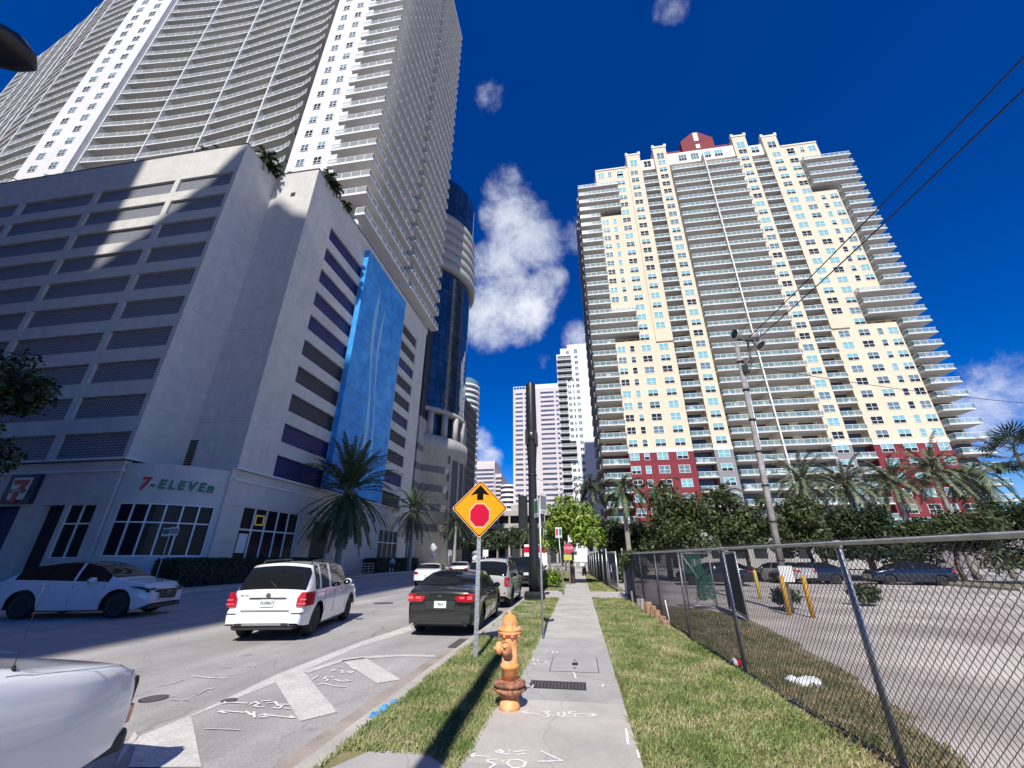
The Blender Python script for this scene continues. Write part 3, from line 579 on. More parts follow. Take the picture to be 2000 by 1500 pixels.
# bowed shop front in the notch
A = Vector((-30.85, 23.45)); B = Vector((-26.15, 27.3)); ctr = Vector((-33.4, 30.6))
ra = (A - ctr).length; a0 = math.atan2(A.y - ctr.y, A.x - ctr.x); a1 = math.atan2(B.y - ctr.y, B.x - ctr.x); rb = (B - ctr).length
def arc(t, o=0):
    a = a0 + (a1 - a0) * t; r = ra + (rb - ra) * t + .35 * math.sin(math.pi * t) + o; return (ctr.x + r * math.cos(a), ctr.y + r * math.sin(a))
NA = 24
def arcwall(mb, t0, t1, z0, z1, o0=-.3, o1=0):
    n = max(2, int(NA * (t1 - t0)))
    for i in range(n):
        ta, tb = t0 + (t1 - t0) * i / n, t0 + (t1 - t0) * (i + 1) / n
        mb.prism([arc(ta, o0), arc(ta, o1), arc(tb, o1), arc(tb, o0)], z0, z1)
w = MB(); arcwall(w, 0, 1, 5.1, 7.75); arcwall(w, 0, 1, 0, 1.72); arcwall(w, 0, .07, 1.72, 5.1); arcwall(w, .93, 1, 1.72, 5.1)
w.build('bowed_shop_front', 'white', G)
f = MB(); n_ = 6
for k in range(n_ + 1): t = .07 + .86 * k / n_; arcwall(f, t - .008, t + .008, 1.72, 5.1, -.16, -.02)
for z in (1.77, 3.85, 5.05): arcwall(f, .07, .93, z - .045, z + .045, -.15, -.03)
o = f.build('window', 'frame', G); g_ = MB(); arcwall(g_, .07, .93, 1.72, 5.1, -.14, -.12); g_.build('pane', 'pane_s', o)
# street-level shop windows
w = MB(); w.box(Xs - .5, Xs, 27.6, 29.3, 0, ZL); w.box(Xs - .5, Xs, 29.3, 36.2, 5.4, ZL).box(Xs - .5, Xs, 29.3, 36.2, 0, 1.3).box(Xs - .5, Xs, 36.2, 38.6, 0, ZL).box(Xs - .5, Xs, 38.6, 41.5, 5.0, ZL).box(Xs - .5, Xs, 41.5, 53.0, 0, ZL).box(Xs - .5, Xs, 53, 59, 5.1, ZL).box(Xs - .5, Xs, 53, 59, 0, 1.3).box(Xs - .5, Xs, 59, 62.2, 0, ZL)
w.build('street_shop_wall', 'white', G)
def glazed_x(y0, y1, z0, z1, ny, zs, x, root):
    f = MB()
    for k in range(ny + 1): yy = y0 + (y1 - y0) * k / ny; f.box(x - .02, x + .06, yy - .06, yy + .06, z0, z1)
    for k in range(ny):
        ya = y0 + (y1 - y0) * k / ny + .06; yb = y0 + (y1 - y0) * (k + 1) / ny - .06
        for z in (z0, *zs, z1): f.box(x - .02, x + .05, ya, yb, z - .06, z + .06)
    o = f.build('window', 'frame', root); MB().box(x - .05, x - .03, y0, y1, z0, z1).build('pane', 'pane_s', o)
glazed_x(29.3, 36.2, 1.3, 5.4, 5, (3.7,), Xs - .15, G)
glazed_x(53, 59, 1.3, 5.1, 4, (3.5,), Xs - .15, G)
many(G, 'door', [(Xs - .4, Xs - .3, 38.6, 41.5, 0, 5)], 'char')
MB().box(Xs - .2, Xs - .14, 29.6, 30.5, 2.0, 3.4).build('window_poster', 'signwhite', G)
MB().box(Xs - .2, Xs - .13, 30.9, 31.9, 4.1, 4.2).box(Xs - .2, Xs - .13, 30.9, 31.9, 4.8, 4.9).box(Xs - .2, Xs - .13, 30.9, 31, 4.2, 4.8).box(Xs - .2, Xs - .13, 31.8, 31.9, 4.2, 4.8).build('neon_window_sign', 'neon', G)
# banner box on the street wall
B_ = thing('banner', 'huge bright blue vertical banner with two wavy light reflections painted pale on the white garage', 'banner', (-25.7, 44.8, 8))
MB().box(-25.99, -25.35, 38.7, 51.0, 8.25, 39.6).build('banner_box', 'blue', B_)
jb = MB()
for k in range(1, 8): jb.box(-25.349, -25.344, 38.75, 50.95, 8.25 + k * 3.92, 8.28 + k * 3.92)
jb.build('seam', 'navy', B_)
def wavy(y0, off, w0, za, zb, ph):
    mb = MB(); n = 44; pts = []
    for i in range(n + 1):
        t = i / n; z = za + (zb - za) * t; c = y0 + off * t + .75 * math.sin(ph + t * 5.6); h_ = w0 * (.25 + math.sin(math.pi * min(1, max(0, t * 1.02))) ** .6) * (.7 + .4 * math.sin(t * 9 + ph)); pts.append((c, z, max(h_, .03)))
    for i in range(n):
        a, b = pts[i], pts[i + 1]
        mb.face([(-25.344, a[0] - a[2], a[1]), (-25.344, a[0] + a[2], a[1]), (-25.344, b[0] + b[2], b[1]), (-25.344, b[0] - b[2], b[1])])
    return mb
wavy(44.2, -1.0, .42, 10.5, 36.0, .4).build('reflection_streak', 'blue2', B_); wavy(45.9, -.8, .26, 10.2, 35.0, .7).build('reflection_streak', 'blue2', B_)
# shop signs
sg = thing('shop_sign', 'red and green raised shop lettering on the curved white shop front', 'sign', (-28, 24.2, 6.2))
t = .50; p0 = Vector((*arc(.5, .02), 0))
for ch, col, tt, sz in (('7', 'redlogo', .245, 1.15), ('-', 'greenlogo', .32, .9), ('E', 'greenlogo', .40, .85), ('L', 'greenlogo', .485, .85), ('E', 'greenlogo', .565, .85), ('V', 'greenlogo', .655, .85), ('E', 'greenlogo', .745, .85), ('n', 'greenlogo', .83, .98)):
    q = arc(tt, .05); a = a0 + (a1 - a0) * tt
    o = put('letter', text_mesh(ch, sz, extrude=.05, offset=.035, shear=.12, matname=col), sg, Vector((q[0], q[1], 6.32 + (.02 if ch == 'n' else 0))) - Vector((-28, 24.2, 6.2)))
    o.rotation_euler = (R(90), 0, a + R(90)); o.scale = (.88, 1.0, 1)
ls = thing('logo_sign', 'square dark blue shop logo sign with a big red 7 above the recessed shop door', 'sign', (-38.5, 23.1, 6.1))
MB().box(-39.75, -37.25, 22.98, 23.26, 5.1, 7.1).build('sign_box', 'navylogo', ls)
MB().prism_y([(-39.2, 5.35), (-37.8, 5.35), (-37.68, 6.85), (-39.32, 6.85)], 22.95, 22.99).build('white_field', 'signwhite', ls)
MB().prism_y([(-39.12, 6.7), (-37.88, 6.7), (-37.88, 6.42), (-38.35, 5.85), (-38.4, 5.2), (-38.85, 5.2), (-38.75, 5.85), (-38.35, 6.38), (-39.12, 6.38)], 22.9, 22.96).build('digit', 'redlogo', ls)
MB().box(-39.2, -37.8, 22.87, 22.91, 5.82, 6.06).build('name_band', 'greenlogo', ls)
put_text('ELEVEn', .24, ls, Vector((-38.5, 22.86, 5.94)) - Vector((-38.5, 23.1, 6.1)), matname='signwhite')

# ================================================================ balcony helpers
def slab_mesh(front, back, z, th=.22): return MB().prism(list(front) + list(reversed(back)), z - th, z)
def railing(mb, line, z, h=1.05, post=1.25, matg=1, r=.035):
    for i in range(len(line) - 1):
        a, b = Vector((*line[i], 0)), Vector((*line[i + 1], 0)); d = b - a; L_ = d.length
        if L_ < .05: continue
        d.normalize(); n_ = Vector((-d.y, d.x, 0)); n = max(1, round(L_ / post))
        def bar(p, q, za, zb, t):
            o = n_ * t; mb.prism([(p.x - o.x, p.y - o.y), (q.x - o.x, q.y - o.y), (q.x + o.x, q.y + o.y), (p.x + o.x, p.y + o.y)], za, zb, 0)
        bar(a, b, z + h - .07, z + h, r * 1.2); bar(a, b, z + .08, z + .13, r * .8)
        for k in range(n + 1):
            c = a + d * (L_ * k / n); bar(c - d * r, c + d * r, z + .001, z + h - .071, r)
        mb.face([(a.x, a.y, z + .14), (b.x, b.y, z + .14), (b.x, b.y, z + h - .08), (a.x, a.y, z + h - .08)], matg)
def soff(o):  # down-facing faces take the slab tone darkened for shade
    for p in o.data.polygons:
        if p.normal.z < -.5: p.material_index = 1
def balconies(root, items, mslab, mrail, limit=100, th=.22, post=1.25, so='soffit'):   # item: (front_line, back_line, rail_line, z)
    items = sorted(items, key=lambda it: (Vector((*it[0][0], it[3])) - EYE).length)
    for fl, bl, rl, z in items[:limit]:
        o = slab_mesh(fl, bl, z, th).build('balcony', [mslab, so], root, fix=True); soff(o)
        mb = MB(); railing(mb, rl, z, post=post); r = put('railing', mb.mesh('railing', mrail), o, (0, 0, 0))
    if items[limit:]:
        s_ = MB(); r_ = MB()
        for fl, bl, rl, z in items[limit:]: s_.prism(list(fl) + list(reversed(bl)), z - th, z); railing(r_, rl, z, post=post)
        o = s_.build('balcony', [mslab, so], root, fix=True); soff(o); o['kind'] = 'stuff'; r_.build('railing', mrail, root)['kind'] = 'stuff'
_wm = {}
def window_meshes(w, h, cols, sill=.0):
    key = (w, h, cols)
    if key in _wm: return _wm[key]
    f = MB(); a = .07
    f.box(-w / 2, -w / 2 + a, -.07, .06, 0, h).box(w / 2 - a, w / 2, -.07, .06, 0, h)
    inner = [-w / 2 + a + (w - 2 * a) * k / cols for k in range(cols + 1)]
    for k in range(1, cols): f.box(inner[k] - a * .6, inner[k] + a * .6, -.05, .06, 0, h)
    for k in range(cols):
        x0 = inner[k] + (a * .6 if k else 0); x1 = inner[k + 1] - (a * .6 if k < cols - 1 else 0)
        f.box(x0, x1, -.065, .06, 0, a); f.box(x0, x1, -.065, .06, h - a, h); f.box(x0, x1, -.04, .06, h * .42, h * .42 + a)
    fm = f.mesh('window', 'frame')
    panes = []
    for up, lo in (('pane_t', 'pane_t'), ('pane_t', 'pane_d'), ('pane_m', 'pane_d'), ('pane_m', 'pane_m'), ('pane_d', 'pane_d')):
        p = MB(); p.face([(-w / 2 + .03, -.02, h * .42), (w / 2 - .03, -.02, h * .42), (w / 2 - .03, -.02, h - .03), (-w / 2 + .03, -.02, h - .03)], 0)
        p.face([(-w / 2 + .03, -.02, .03), (w / 2 - .03, -.02, .03), (w / 2 - .03, -.02, h * .42), (-w / 2 + .03, -.02, h * .42)], 1); panes.append(p.mesh('pane', [up, lo]))
    _wm[key] = (fm, panes, f); return _wm[key]
def windows(root, items, rnd, weights=(4, 4, 1, 1, 3), limit=100):       # item: (xc, y, zsill, w, h, cols), facing -y
    items = sorted(items, key=lambda it: it[0] ** 2 + it[1] ** 2 + it[2] ** 2); base = Vector(root.get('_base', (0, 0, 0)))
    rest = MB(); rp = {}
    for i, (xc, y, z, w, h, c) in enumerate(items):
        fm, panes, fmb = window_meshes(w, h, c); k = rnd.choices(range(5), weights)[0]
        if i < limit:
            o = put('window', fm, root, Vector((xc, y, z)) - base); put('pane', panes[k], o, (0, 0, 0))
        else:
            b = len(rest.v); rest.v += [(v[0] + xc, v[1] + y, v[2] + z) for v in fmb.v]; rest.f += [tuple(q + b for q in fc) for fc in fmb.f]; rest.m += fmb.m; rest.sm += fmb.sm
            up, lo = ((0, 0), (0, 1), (2, 1), (2, 2), (1, 1))[k]
            rest_p.append((xc, y - .02, z, w, h, up, lo))
    if len(items) > limit:
        rest.build('window', 'frame', root)['kind'] = 'stuff'
        p = MB()
        for xc, y, z, w, h, up, lo in rest_p:
            p.face([(xc - w / 2 + .03, y, z + h * .42), (xc + w / 2 - .03, y, z + h * .42), (xc + w / 2 - .03, y, z + h - .03), (xc - w / 2 + .03, y, z + h - .03)], up)
            p.face([(xc - w / 2 + .03, y, z + .03), (xc + w / 2 - .03, y, z + .03), (xc + w / 2 - .03, y, z + h * .42), (xc - w / 2 + .03, y, z + h * .42)], lo)
        p.build('pane', ['pane_t', 'pane_d', 'pane_m'], root)['kind'] = 'stuff'
    rest_p.clear()
rest_p = []

# ================================================================ white condominium tower over the garage
T = thing('condominium_tower', 'towering white condominium with wavy balcony rows rising behind the garage roof', 'building', (-60, 50, 41))
FH = 3.15; ZB = 45.6; NF = 30; ZT = 139.5
def wy(x):                                 # gently waving front line
    pts = [(-24.6, 34.6), (-31, 34.7), (-38.4, 35.2), (-49, 36.3), (-60, 37.1), (-72, 36.9), (-83, 36.0), (-93, 35.4), (-104, 36.6), (-114, 39.0), (-124, 42.0), (-134, 44.5), (-143, 46.5), (-152, 48.5), (-175, 52)]
    for (xa, ya), (xb, yb) in zip(pts, pts[1:]):
        if xb <= x <= xa:
            t = (xa - x) / (xa - xb); return ya + (yb - ya) * t
    return pts[-1][1]
fins = [-38.4, -48.4, -59.3, -70.6, -81.6, -92.4, -103.2, -112.6, -121.5, -131, -140, -149, -158]
bays = [(-48.4, -38.4), (-59.3, -48.4), (-70.6, -59.3), (-81.6, -70.6), (-103.2, -92.4), (-112.6, -103.2), (-121.5, -112.6), (-131, -121.5), (-140, -131), (-149, -140), (-158, -149)]
items = []; doors = []; back = MB(); walls2 = []
for (x0, x1) in bays:
    n = 4; fl = [(x0 + .12 + (x1 - x0 - .24) * i / n, wy(x0 + (x1 - x0) * i / n)) for i in range(n + 1)]
    if x1 == -38.4: fl = fl[:-1] + [(x1 - .9, wy(x1) - .25)]
    bl = [(p[0], p[1] + 1.9) for p in fl]
    for k in range(NF + 1):
        z = ZB + FH * k
        if x1 < -100 and z < 60: continue
        items.append((fl, bl, [(p[0], p[1] + .08) for p in fl], z))
        for j in range(n):
            a, b = bl[j], bl[j + 1]; m1 = j % 2
            xm0 = a[0] + (b[0] - a[0]) * (.06 if m1 else .15); xm1 = a[0] + (b[0] - a[0]) * (.94 if m1 else .8)
            if rnd.random() < .85: doors.append((xm0, xm1, min(a[1], b[1]) - .03, min(a[1], b[1]) + .06, z + .06, z + FH - .45 - rnd.random() * .15))
    for i in range(n):
        a, b = bl[i], bl[i + 1]; back.prism([a, b, (b[0], b[1] + .4), (a[0], a[1] + .4)], 41, ZT)
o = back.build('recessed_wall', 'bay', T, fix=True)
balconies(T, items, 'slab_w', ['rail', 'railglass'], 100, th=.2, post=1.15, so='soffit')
many(T, 'balcony_door', doors, 'bayglass', 100)
fm_ = []
for x in fins: fm_.append((x - .14, x + .14, wy(x) - .12, wy(x) + 2.2, 41, ZT + .3))
many(T, 'dividing_fin', fm_, 'white2')
# windowed wall strips
w = MB().box(-38.3, -30.6, 34.9, 36.6, 41, ZT + .6).build('window_strip_wall', 'white2', T)
w = MB().box(-92.25, -81.75, 35.25, 38, 41, ZT + .6).build('window_strip_wall', 'white2', T)
wi = []
for k in range(NF):
    z = ZB + FH * k + 1.1
    wi += [(-36.2, 34.86, z, 1.25, 1.35, 2), (-33.5, 34.86, z, 1.25, 1.35, 2)]
    for xc in (-89.2, -84.8): wi.append((xc, 35.2, z, 1.6, 1.5, 2))
windows(T, wi, rnd, (0, 1, 2, 2, 5))
# street side balconies
MB().box(-38.3, -26.4, 36.62, 63.6, 41, ZT).build('side_wall', 'white2', T)
items = []; doors = []; X1 = -24.6
for k in range(0, NF + 1):
    z = ZB + FH * k
    a = [(-31.6, 34.55), (X1, 34.55), (X1, 49.0)]
    if k == 0: a = [(-29.2, 34.55), (X1, 34.55), (X1, 49.0)]
    items.append((a, [(a[0][0], 36.6), (-26.4, 36.6), (-26.4, 49.0)], [(a[0][0], 34.62), (X1 - .07, 34.62), (X1 - .07, 49.0)], z))
    a = [(X1, 50.2), (X1, 63.9)]
    items.append((a, [(-26.4, 50.2), (-26.4, 63.9)], [(-26.3, 50.27), (X1 - .07, 50.27), (X1 - .07, 63.9)], z))
    for y_ in (37, 41, 45, 51, 55.5, 60): doors.append((-26.42, -26.35, y_, y_ + 3.0, z + .05, z + 2.6))
    doors.append((-30.5, -27.5, 36.56, 36.63, z + .05, z + 2.6))
a = [(X1 - .0, 36.6), (X1 - .0, 49.6)]
items.append(([(X1, 35.0), (X1, 49.3)], [(-26.0, 35.0), (-26.0, 49.3)], [(-25.95, 35.07), (X1 - .07, 35.07), (X1 - .07, 49.3)], 42.4))
items.append(([(X1, 50.4), (X1, 64.2)], [(-26.0, 50.4), (-26.0, 64.2)], [(-25.95, 50.47), (X1 - .07, 50.47), (X1 - .07, 64.2)], 42.4))
side = bpy.data.objects.new('street_side', None)
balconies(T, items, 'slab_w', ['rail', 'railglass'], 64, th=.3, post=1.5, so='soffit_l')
many(T, 'side_door', doors, 'bayglass', 60)
MB().box(-26.4, -25.3, 49.35, 49.9, 42.6, ZT).build('service_shaft', 'greyw', T)
MB().box(-92, -26.3, 39, 63.6, ZT, ZT + .5).box(-160, -92, 55, 63.6, ZT, ZT + .5).box(-160, -38.5, 56, 63, 41, ZT - .1).build('roof_slab', 'slab', T)
bpy.data.objects.remove(side)

# ================================================================ cream and red apartment tower on the right
C = thing('apartment_tower', 'cream apartment tower with red and grey base and a red gabled penthouse', 'building', (43.1, 95, 0))
YF = 90.0; F0 = 23.1; f2 = 2.96
PCB = []
def _halves(mb, name, m, root):
    for left in (True, False):
        q = MB()
        for f_ in mb.f:
            pts = [mb.v[i] for i in f_]
            if (sum(p[0] for p in pts) / len(pts) < 43.1) == left: q.face(pts)
        q.build(name, m, root)
class _PC:
    def box(s, *a): PCB.append(a)
def mir(a, b): return (86.2 - b, 86.2 - a)
cr = MB(); rd = MB(); gy = MB(); wh = MB(); pc = _PC()
ZM = 22.75
def vol(x0, x1, y0, y1, za, zb, low, mb_hi=cr, both=True):
    for (a, b) in ([(x0, x1), mir(x0, x1)] if both else [(x0, x1)]):
        if za < ZM: low.box(a, b, y0, y1, za, min(zb, ZM))
        if zb > ZM: mb_hi.box(a, b, y0, y1, max(za, ZM), zb)
D = 112
vol(18.0, 25.7, YF, D, 0, 110.8, rd)
vol(12.0, 18.0, YF, D, 0, 50.7, rd); vol(12.0, 18.0, YF + 1.9, D, 50.7, 59.5, rd); vol(12.0, 18.0, YF, D, 59.5, 92.2, rd); vol(12.0, 18.0, YF + 1.9, D, 92.2, 104.5, rd); vol(12.0, 18.0, YF + .0, D, 104.5, 110.8, rd)
vol(21.7, 25.7, YF - .35, YF + .0, 50, 115.4, rd); vol(21.7, 25.7, YF, D - 8, 110.8, 115.4, rd)
vol(6.9, 12.0, YF + 1.9, D, 0, 105, rd)
vol(25.7, 29.8, YF + 1.6, D - 2, 0, 113.6, rd)
vol(29.8, 33.6, YF - .3, D - 4, 0, 117.2, gy)
vol(33.6, 43.1, YF + 1.9, D - 2, 0, 110, gy)
wh.box(33.62, 52.58, YF + .3, D - 3, 110.0, 114.6)
wh.box(42.95, 43.25, YF - 1.75, YF + 1.9, 0, 111)
for a, b in ((25.7, 29.8), mir(25.7, 29.8)): wh.box(a + .02, b - .02, YF + .6, YF + 1.55, 109.5, 113.8)
for a, b in ((12, 25.7), (29.8, 33.6), mir(12, 25.7), mir(29.8, 33.6)):
    wh.box(a - .05, b + .05, YF - (.42 if a in (29.8,) or abs(a - mir(29.8, 33.6)[0]) < .01 else .12), YF + .3, ZM - .05, ZM + .75)
for a, b, z in ((21.5, 25.9, 115.4), (29.6, 33.8, 117.2)):
    for p, q in ((a, b), mir(a, b)): pc.box(p, q, YF - .5, YF + .4, z, z + .5); pc.box(p, p + .7, YF - .5, YF + .4, z + .5, z + 1.1); pc.box(q - .7, q, YF - .5, YF + .4, z + .5, z + 1.1)
for a, b in ((12, 21.4), mir(12, 21.4)): pc.box(a, b, YF - .2, YF + .3, 110.8, 111.2)
cr.build('wall', 'beige', C); _halves(rd, 'red_wall', 'redw', C); gy.build('grey_wall', 'greyw', C); wh.build('white_wall', 'cream', C); many(C, 'parapet', PCB, 'cream')
# penthouse
ph = MB().box(34.5, 39.0, YF + 2.5, D - 6, 114.0, 118.2).box(48.2, 52.6, YF + 2.5, D - 6, 114.0, 118.2)
ph.prism_y([(38.9, 114), (48.3, 114), (48.3, 120.4), (44.6, 123.6), (42.6, 123.6), (38.9, 120.4)], YF + 1.2, D - 6)
pho = ph.build('penthouse', 'redw', C, fix=True)
MB().box(42.9, 44.2, YF + 1.1, YF + 1.22, 119.8, 123.4).box(43.0, 44.1, YF + 1.1, YF + 1.22, 116.5, 118.2).build('vent', 'frame', pho, (0, 0, 0))
items = []; doors = []; wi = []
def bal(x0, x1, y0, yb, z, rl=None):
    for a, b in ((x0, x1), mir(x0, x1)):
        items.append(([(a, y0), (b, y0)], [(a, yb), (b, yb)], [(a + .06, yb - .4 if yb - y0 > 2 else y0 + .5), (a + .06, y0 + .06), (b - .06, y0 + .06), (b - .06, y0 + .5)], z))
for k in range(-7, 30):
    z = F0 + f2 * k
    wide = (52 < z < 59.5) or (93 < z < 104.5)
    if k <= 27:
        bal(6.2 if k > -8 else 6.2, 18.0 if wide else 11.96, 88.4, YF + 1.9 if not wide else YF + 1.9, z)
        for a, b in ((7.4, 11.2), mir(7.4, 11.2)): doors.append((a, b, YF + 1.84, YF + 1.95, z + .05, z + 2.45))
        if wide or z > 49 and z < 52.3 or 91 < z < 93.5:
            for a, b in ((12.6, 14.6), (15.6, 16.8), mir(12.6, 14.6), mir(15.6, 16.8)): doors.append((a, b, YF + 1.84, YF + 1.95, z + .6, z + 2.3))
    if k <= 28:
        bal(25.72, 29.78, YF - .3, YF + 1.6, z)
        for a, b in ((26.2, 29.2), mir(26.2, 29.2)): doors.append((a, b, YF + 1.54, YF + 1.65, z + .05, z + 2.45))
        bal(33.7, 42.94, 88.6, YF + 1.9, z)
        for a, b in ((34.4, 37.4), (39.2, 42.2), mir(34.4, 37.4), mir(39.2, 42.2)): doors.append((a, b, YF + 1.84, YF + 1.95, z + .05, z + 2.45))
    cols = [(19.2, 2.3, 2), (23.3, 2.3, 2)]
    if k <= 26 and not wide and not (49 < z < 52.3) and not (91 < z < 93.5): cols += [(13.3, 2.0, 2), (15.9, 1.15, 1)]
    for xc, w_, c_ in cols:
        if k > 28: continue
        yy = YF - .36 if (xc > 21 and z > 49.9) else YF
        for q in (xc, 86.2 - xc): wi.append((q, yy - .02, z + .95, w_, 1.7, c_))
    for q in (31.7, 86.2 - 31.7): wi.append((q, YF - .32, z + .95, 2.3, 1.7, 2))
for q in (19.2, 13.6, 16.2): 
    for s in (q, 86.2 - q): wi.append((s, YF - .02, 107.6, 2.0 if q != 16.2 else 1.1, 2.2, 2))
for q in (23.6, 27.8, 31.7):
    for s in (q, 86.2 - q): wi.append((s, (YF - .38 if q == 23.6 else YF + .58 if q == 27.8 else YF - .32), 110.6 if q < 30 else 112.2, 2.2, 2.6, 2))
for q in (38.0, 41.5, 44.9, 48.2): wi.append((q, YF + .28, 110.9, 2.3, 2.6, 3))
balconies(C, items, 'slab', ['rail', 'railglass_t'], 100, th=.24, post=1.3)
many(C, 'balcony_door', doors, 'bayglass', 100)
windows(C, wi, rnd, (5, 5, 2, 2, 4))
fu = []
for fl, bl, rl, z in items:
    if fl[0][1] == fl[-1][1] and rnd.random() < .55:
        for _ in range(rnd.randint(1, 3)):
            x = rnd.uniform(fl[0][0] + .5, fl[1][0] - .9); y_ = fl[0][1] + rnd.uniform(.25, .8); fu.append((x, x + rnd.uniform(.4, .9), y_, y_ + .4, z + .02, z + rnd.uniform(.45, .95)))
many(C, 'balcony_furniture', fu, 'plastic_w')
# dark side balconies of the same tower
sb = []
for k in range(-7, 28):
    z = F0 + f2 * k; sb.append((5.9, 6.9, 93, 98, z - .2, z + 1.0)); sb.append((5.7, 6.9, 102, 108, z - .2, z + 1.0))
many(C, 'side_balcony', sb, 'greyw')
MB().box(44, 90, YF - 1.5, YF - .3, 0, 4.4).build('base_wall', 'stone2', C); MB().box(2, 32, YF - 1.5, YF - .5, 0, 3.6).build('base_wall', 'stone2', C)
lobby = MB()
for q in (57.5, 62, 66.5): lobby.box(q, q + 3.6, YF - .1, YF - .02, 4.5, 8.6)
lobby.build('lobby_window', 'pane_t', C)

# ================================================================ buildings further along the street
def cyl(mb, c, r, z0, z1, a0_, a1_, n=48, m=0, uv=None):
    for i in range(n):
        a, b = R(a0_ + (a1_ - a0_) * i / n), R(a0_ + (a1_ - a0_) * (i + 1) / n)
        p, q = (c[0] + r * math.cos(a), c[1] + r * math.sin(a)), (c[0] + r * math.cos(b), c[1] + r * math.sin(b))
        mb.face([(*p, z0), (*q, z0), (*q, z1), (*p, z1)], m, True)
def uvmap(o, fn):
    me = o.data; uv = me.uv_layers.new(name='uv')
    for l_ in me.loops: uv.data[l_.index].uv = fn(me.vertices[l_.vertex_index].co)
K = thing('round_glass_tower', 'dark blue curved glass office tower with pale banded crown behind the white garage', 'building', (-38, 84, 0))
cc_ = (-38, 84)
def ang(v): return math.atan2(v.y - 84, v.x + 38) % (2 * math.pi) - (0)
def uvc(v): return ((math.atan2(v.y - 84, v.x + 38) + 3) * 13.3, v.z)
m_ = MB(); cyl(m_, cc_, 13.3, 29.5, 66.5, -130, 90, 60); o = m_.build('glass_wall', 'curtain', K); uvmap(o, uvc)
m_ = MB(); cyl(m_, cc_, 13.3, 83.5, 96.5, -130, 90, 60); o = m_.build('glass_crown', 'curtain', K); uvmap(o, uvc)
m_ = MB(); cyl(m_, cc_, 12.5, 18, 30, -130, 90, 60); o = m_.build('glass_wall', 'curtain', K); uvmap(o, uvc)
m_ = MB()
for k in range(6):
    z = 66 + k * 3.0; r = 14.5 - .12 * k
    m_.lathe([(r - .5, z), (r, z + .3), (r, z + 2.35), (r - .6, z + 2.6), (r - .9, z + 2.62), (r - .9, z + 3.2)], (-38, 84, 0), 64)
m_.build('crown_band', 'stonecrown', K)
m_ = MB(); m_.lathe([(14.3, 0), (14.3, 21.5), (14.5, 21.6), (14.5, 24.2), (13.2, 24.3)], (-38, 84, 0), 64)
for k in range(14):
    a = R(-120 + k * 15); x, y = -38 + 13.4 * math.cos(a), 84 + 13.4 * math.sin(a)
    m_.lathe([(.75, 24.2), (.75, 29.4)], (x, y, 0), 8)
m_.lathe([(13.9, 29.4), (13.9, 30.3)], (-38, 84, 0), 64)
m_.build('stone_base', 'stone', K)
for z in (6, 9.6, 13.2, 16.8):
    m_ = MB()
    for i in range(30):
        a, b = R(-62 + i * 1.2), R(-62 + (i + 1) * 1.2); r = 14.33
        p, q = (-38 + r * math.cos(a), 84 + r * math.sin(a)), (-38 + r * math.cos(b), 84 + r * math.sin(b)); m_.face([(*p, z), (*q, z), (*q, z + 1.3), (*p, z + 1.3)], 0, True)
    m_.build('stone_stripe', 'stone2', K)
m_ = MB()
for k in range(6):
    a0_ = -21 + k * 12
    for i in range(4):
        a, b = R(a0_ + i * 2.1), R(a0_ + (i + 1) * 2.1); r = 14.36; p, q = (-38 + r * math.cos(a), 84 + r * math.sin(a)), (-38 + r * math.cos(b), 84 + r * math.sin(b)); m_.face([(*p, 3), (*q, 3), (*q, 20), (*p, 20)], 0, True)
for z in (5, 8.5, 12, 15.5, 19): 
    a, b = R(-26.5), R(-24); r = 14.37; p, q = (-38 + r * math.cos(a), 84 + r * math.sin(a)), (-38 + r * math.cos(b), 84 + r * math.sin(b)); m_.face([(*p, z), (*q, z), (*q, z + 1.6), (*p, z + 1.6)], 0, True)
o = m_.build('tall_window', 'char', K); uvmap(o, uvc)
MB().box(-62, -29.3, 71, 84, 27, 66).build('side_glass', 'char', K); MB().box(-62, -28.9, 70, 84, 0, 27).build('side_base', 'stone', K)
m_ = MB()
for z in (6, 9.6, 13.2, 16.8, 20.4): m_.box(-62, -28.87, 69.97, 84, z, z + 1.2)
m_.build('stone_stripe', 'stone2', K)
def winbands(root, x0, x1, y, z0, z1, pitch, h, strips, m='offwin', depth=.15, name='window_band', limit=100):
    sp = []; z = z0
    while z + h < z1:
        for a, b in strips: sp.append((x0 + (x1 - x0) * a, x0 + (x1 - x0) * b, y - .03, y + depth, z, z + h))
        z += pitch
    many(root, name, sp, m, limit)
D_ = thing('dark_slab_building', 'narrow very dark building squeezed behind the round glass tower', 'building', (-36, 120, 0))
MB().box(-46, -34.0, 112, 135, 0, 50).build('tower_wall', 'char', D_)
sp = []
for k in range(16): sp.append((-45, -34.2, 111.9, 112.1, 2 + k * 3, 3.6 + k * 3)); sp.append((-34.1, -33.9, 113, 134, 2 + k * 3, 3.6 + k * 3))
many(D_, 'window_band', sp, 'dark')
P_ = thing('pale_round_tower', 'slim pale round tower with ringed balconies peeking out above the dark building', 'building', (-50, 190, 0))
MB().lathe([(7, 0), (7, 87), (5, 88.5)], (-54.6, 190, 0), 32).build('shaft', 'pane_m', P_)
m_ = MB()
for k in range(28): m_.lathe([(7.6, 2 + k * 3), (7.6, 3.3 + k * 3)], (-54.6, 190, 0), 32)
m_.build('ring_balcony', 'white2', P_)
O_ = thing('office_tower', 'broad pinkish white office tower with long dark window bands behind the black pole', 'building', (-20, 260, 0))
MB().box(-38, 12, 250, 285, 0, 107).build('tower_wall', 'beige_off', O_)
winbands(O_, -38, 12, 250, 10, 105, 3.2, 1.35, ((.03, .13), (.155, .26), (.37, .55), (.575, .70), (.72, .9)))
m_ = MB()
for k in range(26): m_.box(-38 + k * 2, -37.7 + k * 2, 250, 250.3, 107, 108.6)
